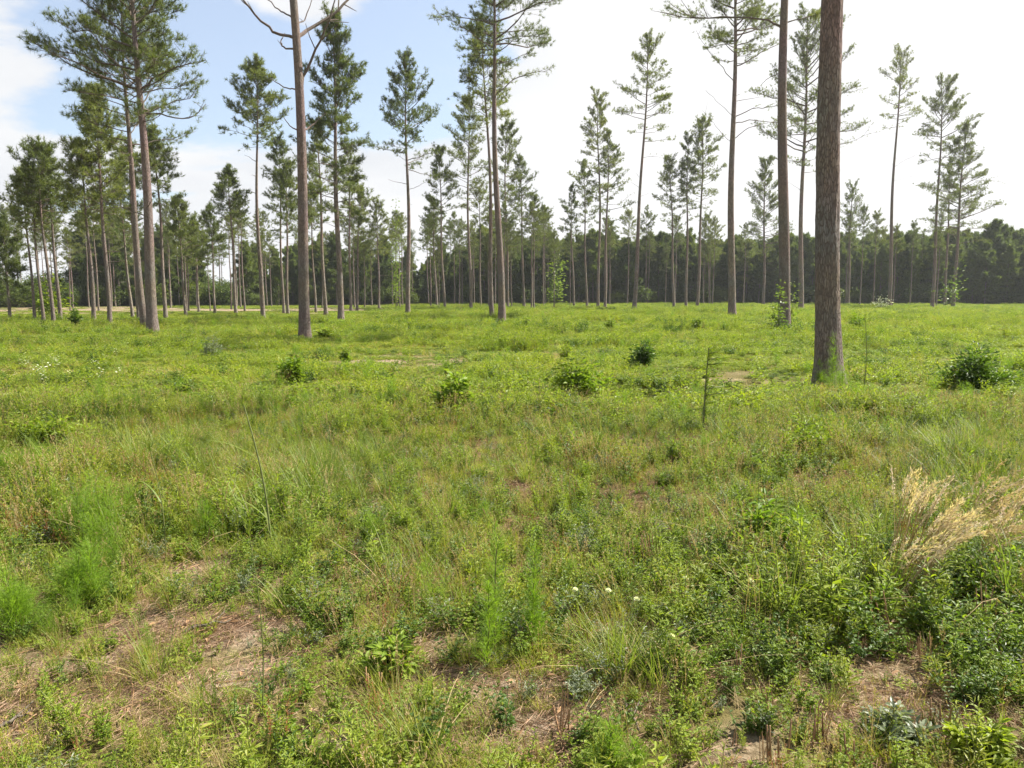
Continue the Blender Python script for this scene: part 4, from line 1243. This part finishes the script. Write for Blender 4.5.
tall_grass_stem(272, 556, 243, 403, 1, 'tall thin grass stem arching left of centre, long blade drooping left',
                [(.62, 180, 38, .5), (.30, 200, 50, .4), (.22, 160, 40, .45), (.28, 10, 50, .45), (.1, 120, 60, .4), (.35, 330, 55, .35), (.15, 30, 45, .4)])
tall_grass_stem(262, 742, 249, 534, 2, 'thin upright dark grass stem in the left foreground', [(.15, 200, 60, .16), (.1, 20, 60, .18), (.4, 20, 72, .12)], .003)
tall_grass_stem(166, 560, 150, 448, 3, 'pale bent grass stem left of the tall arching one', [(.5, 150, 50, .35), (.3, 20, 45, .3), (.4, 200, 40, .3)], .004)
tall_grass_stem(862, 400, 865, 318, 4, 'thin weed stem standing right of the thickest trunk', [(.5, 20, 60, .2), (.7, 170, 60, .2), (.8, 30, 60, .15)], .008)


def tan_clump(label, spots, seed):
    """ripe tan grass with heavy heads bent over by the wind"""
    x, y = gp(*spots['base']); z0 = float(hgt(x, y)); r = np.random.default_rng(seed)
    e = thing('dry_grass_clump', label, 'grass clump', (x, y, z0), 'ripe tan grass clumps on the right')
    st = MB(); hd = MB()
    for (bx, by, tx, ty, n) in spots['fans']:
        for k in range(n):
            gx, gy = gp(bx + r.normal(0, 7), by + r.normal(0, 4)); b = np.array([gx, gy, float(hgt(gx, gy))])
            tp = at_depth(tx + r.normal(0, 12), ty + r.normal(0, 11), gy + r.normal(0, .16))
            b -= [x, y, z0]; tp = tp - [x, y, z0]
            ts = np.linspace(0, 1, 8)
            mid = np.array([0, 0, 1.]) * np.linalg.norm(tp - b) * .16
            path = b + (tp - b) * ts[:, None] + mid * (np.sin(ts * math.pi))[:, None]
            st.tube(path, np.linspace(.0022, .001, 8), 3, 0, False)
            m = 44; t = 1 - .42 * r.uniform(0, 1, m) ** 1.1
            p = np.stack([np.interp(t, ts, path[:, c]) for c in range(3)], -1)
            ax = (path[-1] - path[-3]); ax /= np.linalg.norm(ax)
            d = ax + r.normal(0, .38, (m, 3)); d /= np.linalg.norm(d, axis=1)[:, None]
            hd.leaves(p + r.normal(0, .004, (m, 3)), d, r.normal(0, 1, (m, 3)), r.uniform(.014, .03, m), .0045, .15, .05, 0, True)
    link('stem', st.mesh('tan_stem', [M['dry']]), e); link('seed_head', hd.mesh('tan_heads', [M['tan']]), e)


tan_clump('largest ripe tan grass clump leaning right, on the right side', dict(base=(905, 600), fans=[
    (893, 585, 914, 482, 15), (898, 590, 940, 494, 15), (903, 596, 960, 515, 17), (910, 600, 975, 528, 15), (884, 606, 908, 545, 9), (890, 612, 945, 548, 10), (915, 596, 990, 515, 8)]), 5)
tan_clump('smaller tan grass clump at the right edge, right of the largest', dict(base=(985, 590), fans=[
    (955, 565, 1014, 488, 20), (975, 575, 1010, 525, 18), (985, 585, 1026, 495, 14), (962, 585, 998, 545, 6)]), 6)


def clover_flower(px, py, seed, label, hgt_px=24, col='white'):
    x, y = gp(px, py + hgt_px); s = y / F; h = hgt_px * s; z0 = float(hgt(x, y)); r = np.random.default_rng(seed)
    e = thing('clover_flower', label, 'flower', (x, y, z0), 'white clover heads in the right foreground')
    st = MB(); st.tube([(0, 0, -.02), (.004, 0, h * .5), (0, 0, h)], [.0015, .0013, .0012], 4, 0)
    hd = MB(); n = 90
    d = r.normal(0, 1, (n, 3)); d /= np.linalg.norm(d, axis=1)[:, None]; d[:, 2] = np.abs(d[:, 2]) - .25
    hd.leaves(d * .006 + [0, 0, h + .004], d, r.normal(0, 1, (n, 3)), .010, .0045, .2, 0, 0, True)
    link('stem', st.mesh('clover_stem', [M['stem']]), e); link('flower_head', hd.mesh('clover_head', [M['white']]), e)


for i, (px, py, lab) in enumerate([
        (791, 607, 'brightest white clover head, upper of the two right of centre'), (848, 622, 'small white clover head right of the brightest one'),
        (636, 603, 'white clover head near the feathery weeds'), (671, 640, 'white clover head low between feathery weeds and brightest head'),
        (685, 578, 'small clover head above the right foreground weeds'), (750, 585, 'clover head left above the brightest one'),
        (575, 590, 'small clover head right beside the feathery weed pair'), (608, 592, 'tiny clover head between feathery weeds and the next clover')]):
    clover_flower(px, py, 60 + i, lab)


def dead_stalk(px, py, hpx, seed, label, n=3):
    x, y = gp(px, py); s = y / F; z0 = float(hgt(x, y)); r = np.random.default_rng(seed)
    mb = MB()
    for k in range(n):
        o = r.normal(0, .02, 2); h = hpx * s * r.uniform(.6, 1.05); tl = r.normal(0, .07, 2)
        mb.tube([(o[0], o[1], -.02), (o[0] + tl[0] * h * .5, o[1] + tl[1] * h * .5, h * .5), (o[0] + tl[0] * h, o[1] + tl[1] * h, h)], [.004, .0038, .003], 5, 0)
    o = link('dead_stalks', mb.mesh('dead_stalks', [M['stalk']], True), None, (x, y, z0))
    o['label'] = label; o['category'] = 'dead stalks'; o['group'] = 'cut off dead stalks at the bottom of the view'


for i, (px, py, h, lab) in enumerate([(772, 762, 48, 'cluster of reddish dead stalks at the bottom, left of its neighbours'), (738, 690, 40, 'single file of thin dead stalks above the reddish cluster'),
                                      (846, 775, 52, 'thickest reddish dead stalks cut by the bottom edge'), (820, 750, 40, 'pale dead stalks between the two reddish clusters'),
                                      (375, 700, 30, 'short orange dead stalks beside the low glossy clump'), (930, 722, 36, 'dead stalks beside the silvery clump')]):
    dead_stalk(px, py, h, 80 + i, lab, 4)


# small white daisies massed at left
def daisies():
    r = np.random.default_rng(8); P = []
    mb = MB()
    mb.tube([(0, 0, 0), (.01, 0, .2), (0, 0, .38)], [.002, .0018, .0015], 3, GI['stem'], False)
    for k in range(4):
        a = k * 1.7; c = np.array([math.cos(a) * .03, math.sin(a) * .03, .36 + .02 * k])
        th = np.arange(9) * TAU / 9; d = np.stack([np.cos(th), np.sin(th), np.full(9, .15)], -1)
        mb.leaves(np.tile(c, (9, 1)), d, np.tile([0, 0, 1.], (9, 1)), .016, .008, .1, .1, GI['white'], True)
    me = mb.mesh('daisy', GMATS)
    pts = []
    for (px, py, sx, sy, n) in ((52, 380, 14, 6, 18), (70, 398, 22, 5, 10), (30, 392, 14, 6, 6), (95, 372, 20, 6, 5)):
        for k in range(n):
            pts.append(gp(px + r.normal(0, sx), py + r.normal(0, sy)))
    A = np.array(pts); x, y = A.T; n = len(x)
    scatter('daisy_patch', 'patch of tiny white daisies in the grass at left', [me], np.stack([x, y, hgt(x, y)], -1),
            np.stack([r.normal(0, .15, n), r.normal(0, .15, n), r.uniform(0, TAU, n)], -1), r.uniform(.7, 1.2, n), np.zeros(n, int))


daisies()

# fallen sticks
for i, (x0, y0, x1, y1, lab) in enumerate([(622, 714, 640, 742, 'pale fallen twig lying at bottom right of centre'), (0, 742, 30, 728, 'dry curled stick in the bottom left corner'),
                                           (190, 640, 232, 628, 'thin fallen twig on the bare patch at lower left'), (390, 727, 440, 716, 'fallen twig on bare soil at the bottom centre')]):
    a = gp(x0, y0); b = gp(x1, y1); r = np.random.default_rng(90 + i)
    ts = np.linspace(0, 1, 6); P = np.stack([a[0] + (b[0] - a[0]) * ts, a[1] + (b[1] - a[1]) * ts], -1); z = hgt(P[:, 0], P[:, 1]) + .03
    c = np.array([P[0, 0], P[0, 1], z[0]])
    path = np.concatenate([P, z[:, None]], 1) + r.normal(0, .006, (6, 3)) - c
    mb = MB(); mb.tube(path, np.linspace(.008, .003, 6), 6, 0); mb.tube([path[3], path[3] + [.03, .05, .03]], [.004, .002], 4, 0)
    o = link('fallen_twig', mb.mesh('fallen_twig', [M['branch']], True), None, tuple(c)); o['label'] = lab; o['category'] = 'twig'; o['group'] = 'fallen twigs on the soil'

# ------------------------------------------------------------------ light, sky, camera
HAZE = .00025
SUN_AZ, SUN_EL = 66, 47          # azimuth clockwise from the view direction (+Y)
sd = Vector((math.sin(rad(SUN_AZ)) * math.cos(rad(SUN_EL)), math.cos(rad(SUN_AZ)) * math.cos(rad(SUN_EL)), math.sin(rad(SUN_EL))))
L = bpy.data.lights.new('sun', 'SUN'); L.energy = 5.0; L.angle = rad(.6); L.color = (1, .945, .83)
lo = bpy.data.objects.new('sun', L); COL.objects.link(lo); lo.rotation_euler = sd.to_track_quat('Z', 'Y').to_euler(); lo.location = (20, 10, 40)

W = bpy.data.worlds.new('World'); scene.world = W; W.use_nodes = True
t = W.node_tree; t.nodes.clear(); l = t.links
sky = N(t, 'ShaderNodeTexSky', sky_type='NISHITA'); sky.sun_disc = False; sky.sun_elevation = rad(SUN_EL); sky.sun_rotation = rad(SUN_AZ)
sky.air_density = 1.0; sky.dust_density = 1.6; sky.ozone_density = 1.5
bg = N(t, 'ShaderNodeBackground'); bg.inputs[1].default_value = .070
tc = N(t, 'ShaderNodeTexCoord'); sx = N(t, 'ShaderNodeSeparateXYZ'); l.new(tc.outputs['Generated'], sx.inputs[0])


def mth(op, a, b=None, c=None, clamp=False):
    n = N(t, 'ShaderNodeMath', operation=op); n.use_clamp = clamp
    for k, v in enumerate((a, b, c)):
        if v is None: continue
        if isinstance(v, (int, float)): n.inputs[k].default_value = v
        else: l.new(v, n.inputs[k])
    return n.outputs[0]


zc = mth('ADD', mth('MAXIMUM', sx.outputs[2], 0.0), .16)
u = mth('DIVIDE', sx.outputs[0], zc); v = mth('DIVIDE', sx.outputs[1], zc)
cx = N(t, 'ShaderNodeCombineXYZ'); l.new(u, cx.inputs[0]); l.new(v, cx.inputs[1]); cx.inputs[2].default_value = 3.7
n1 = N(t, 'ShaderNodeTexNoise'); n1.inputs['Scale'].default_value = 1.05; n1.inputs['Detail'].default_value = 9; n1.inputs['Roughness'].default_value = .6; n1.inputs['Distortion'].default_value = .35
l.new(cx.outputs[0], n1.inputs['Vector'])
rt = N(t, 'ShaderNodeMapRange', interpolation_type='SMOOTHSTEP'); rt.inputs[1].default_value = -.12; rt.inputs[2].default_value = .16; rt.inputs[3].default_value = 0; rt.inputs[4].default_value = .42
l.new(sx.outputs[0], rt.inputs[0])
hz = N(t, 'ShaderNodeMapRange', interpolation_type='SMOOTHSTEP'); hz.inputs[1].default_value = .21; hz.inputs[2].default_value = .12; hz.inputs[3].default_value = 0; hz.inputs[4].default_value = .30
l.new(sx.outputs[2], hz.inputs[0])
def cloud_bank(px_, py_, r0_, r1_, amt):
    d_ = Vector(ray(px_, py_)).normalized()
    vm = N(t, 'ShaderNodeVectorMath', operation='DISTANCE'); l.new(tc.outputs['Generated'], vm.inputs[0]); vm.inputs[1].default_value = d_
    mr_ = N(t, 'ShaderNodeMapRange', interpolation_type='SMOOTHSTEP'); mr_.inputs[1].default_value = r1_; mr_.inputs[2].default_value = r0_; mr_.inputs[3].default_value = 0; mr_.inputs[4].default_value = amt
    l.new(vm.outputs['Value'], mr_.inputs[0]); return mr_.outputs[0]


cov = mth('ADD', mth('ADD', n1.outputs[0], rt.outputs[0]), hz.outputs[0])
ov = N(t, 'ShaderNodeMapRange', interpolation_type='SMOOTHSTEP'); ov.inputs[1].default_value = .40; ov.inputs[2].default_value = .75; ov.inputs[3].default_value = 0; ov.inputs[4].default_value = .5
l.new(sx.outputs[2], ov.inputs[0]); cov = mth('SUBTRACT', cov, ov.outputs[0])    # unseen clouds overhead cleared to cut ambient light and deepen contrast
cov = mth('ADD', cov, cloud_bank(-10, 5, .05, .15, .30))
cov = mth('ADD', cov, cloud_bank(300, -50, .03, .13, .28))
cov = mth('SUBTRACT', cov, cloud_bank(120, 104, .05, .26, .20))
mk = N(t, 'ShaderNodeMapRange', interpolation_type='SMOOTHSTEP'); mk.inputs[1].default_value = .48; mk.inputs[2].default_value = .60
l.new(cov, mk.inputs[0])
# cloud tone: soft grey undersides
n2 = N(t, 'ShaderNodeTexNoise'); n2.inputs['Scale'].default_value = 1.1; n2.inputs['Detail'].default_value = 5
l.new(cx.outputs[0], n2.inputs['Vector'])
ct = ramp(t, [(.3, (4.2, 4.35, 4.6)), (.62, (5.2, 5.2, 5.25))]); l.new(n2.outputs[0], ct.inputs[0])
brt = N(t, 'ShaderNodeMix', data_type='RGBA', blend_type='MIX'); rl = N(t, 'ShaderNodeMath', operation='MULTIPLY'); rl.inputs[1].default_value = 2.0; l.new(rt.outputs[0], rl.inputs[0]); l.new(rl.outputs[0], brt.inputs[0]); l.new(ct.outputs[0], brt.inputs[6]); brt.inputs[7].default_value = (5.5, 5.5, 5.5, 1)
mxs = N(t, 'ShaderNodeMix', data_type='RGBA'); l.new(mk.outputs[0], mxs.inputs[0])
veil = N(t, 'ShaderNodeMix', data_type='RGBA'); veil.inputs[0].default_value = .2; l.new(sky.outputs[0], veil.inputs[6]); veil.inputs[7].default_value = (6.5, 6.7, 7, 1)
l.new(veil.outputs[2], mxs.inputs[6]); l.new(brt.outputs[2], mxs.inputs[7])
l.new(mxs.outputs[2], bg.inputs[0])
wo = N(t, 'ShaderNodeOutputWorld'); l.new(bg.outputs[0], wo.inputs[0])

hm, ht, hn, hl = nt('summer_haze')
pv = N(ht, 'ShaderNodeVolumePrincipled'); pv.inputs['Color'].default_value = (.86, .90, .95, 1); pv.inputs['Density'].default_value = HAZE; pv.inputs['Anisotropy'].default_value = .3
ho = N(ht, 'ShaderNodeOutputMaterial'); hl.new(pv.outputs[0], ho.inputs['Volume'])
hb = MB(); hb.verts([(sx_ * 3200., (3200. if sy_ > 0 else -700.), (48. if sz_ > 0 else -2.)) for sz_ in (-1, 1) for sx_, sy_ in ((-1, -1), (1, -1), (1, 1), (-1, 1))])
hb.quads([(3, 2, 1, 0), (4, 5, 6, 7), (0, 1, 5, 4), (1, 2, 6, 5), (2, 3, 7, 6), (3, 0, 4, 7)])
hz_o = link('haze', hb.mesh('haze', [hm])); hz_o['kind'] = 'stuff'; hz_o['label'] = 'thin bright summer haze over the field'

cam = bpy.data.cameras.new('camera'); co = bpy.data.objects.new('camera', cam); COL.objects.link(co)
cam.sensor_width = 36; cam.lens = F * 36 / 1024; cam.clip_start = .05; cam.clip_end = 6000
co.location = (0, 0, CAM_H); co.rotation_euler = (rad(90) - PITCH, 0, 0)
scene.camera = co

vs = scene.view_settings; vs.view_transform = 'Standard'; vs.look = 'None'; vs.gamma = 1; vs.exposure = 1.47; vs.use_curve_mapping = False
scene.render.engine = 'CYCLES'
cy = scene.cycles
cy.volume_bounces = 0; cy.max_bounces = 6; cy.diffuse_bounces = 3; cy.glossy_bounces = 2; cy.transmission_bounces = 3; cy.transparent_max_bounces = 4
cy.use_denoising = True; cy.sample_clamp_indirect = 6; cy.use_adaptive_sampling = True; cy.adaptive_threshold = .02
cy.caustics_reflective = False; cy.caustics_refractive = False
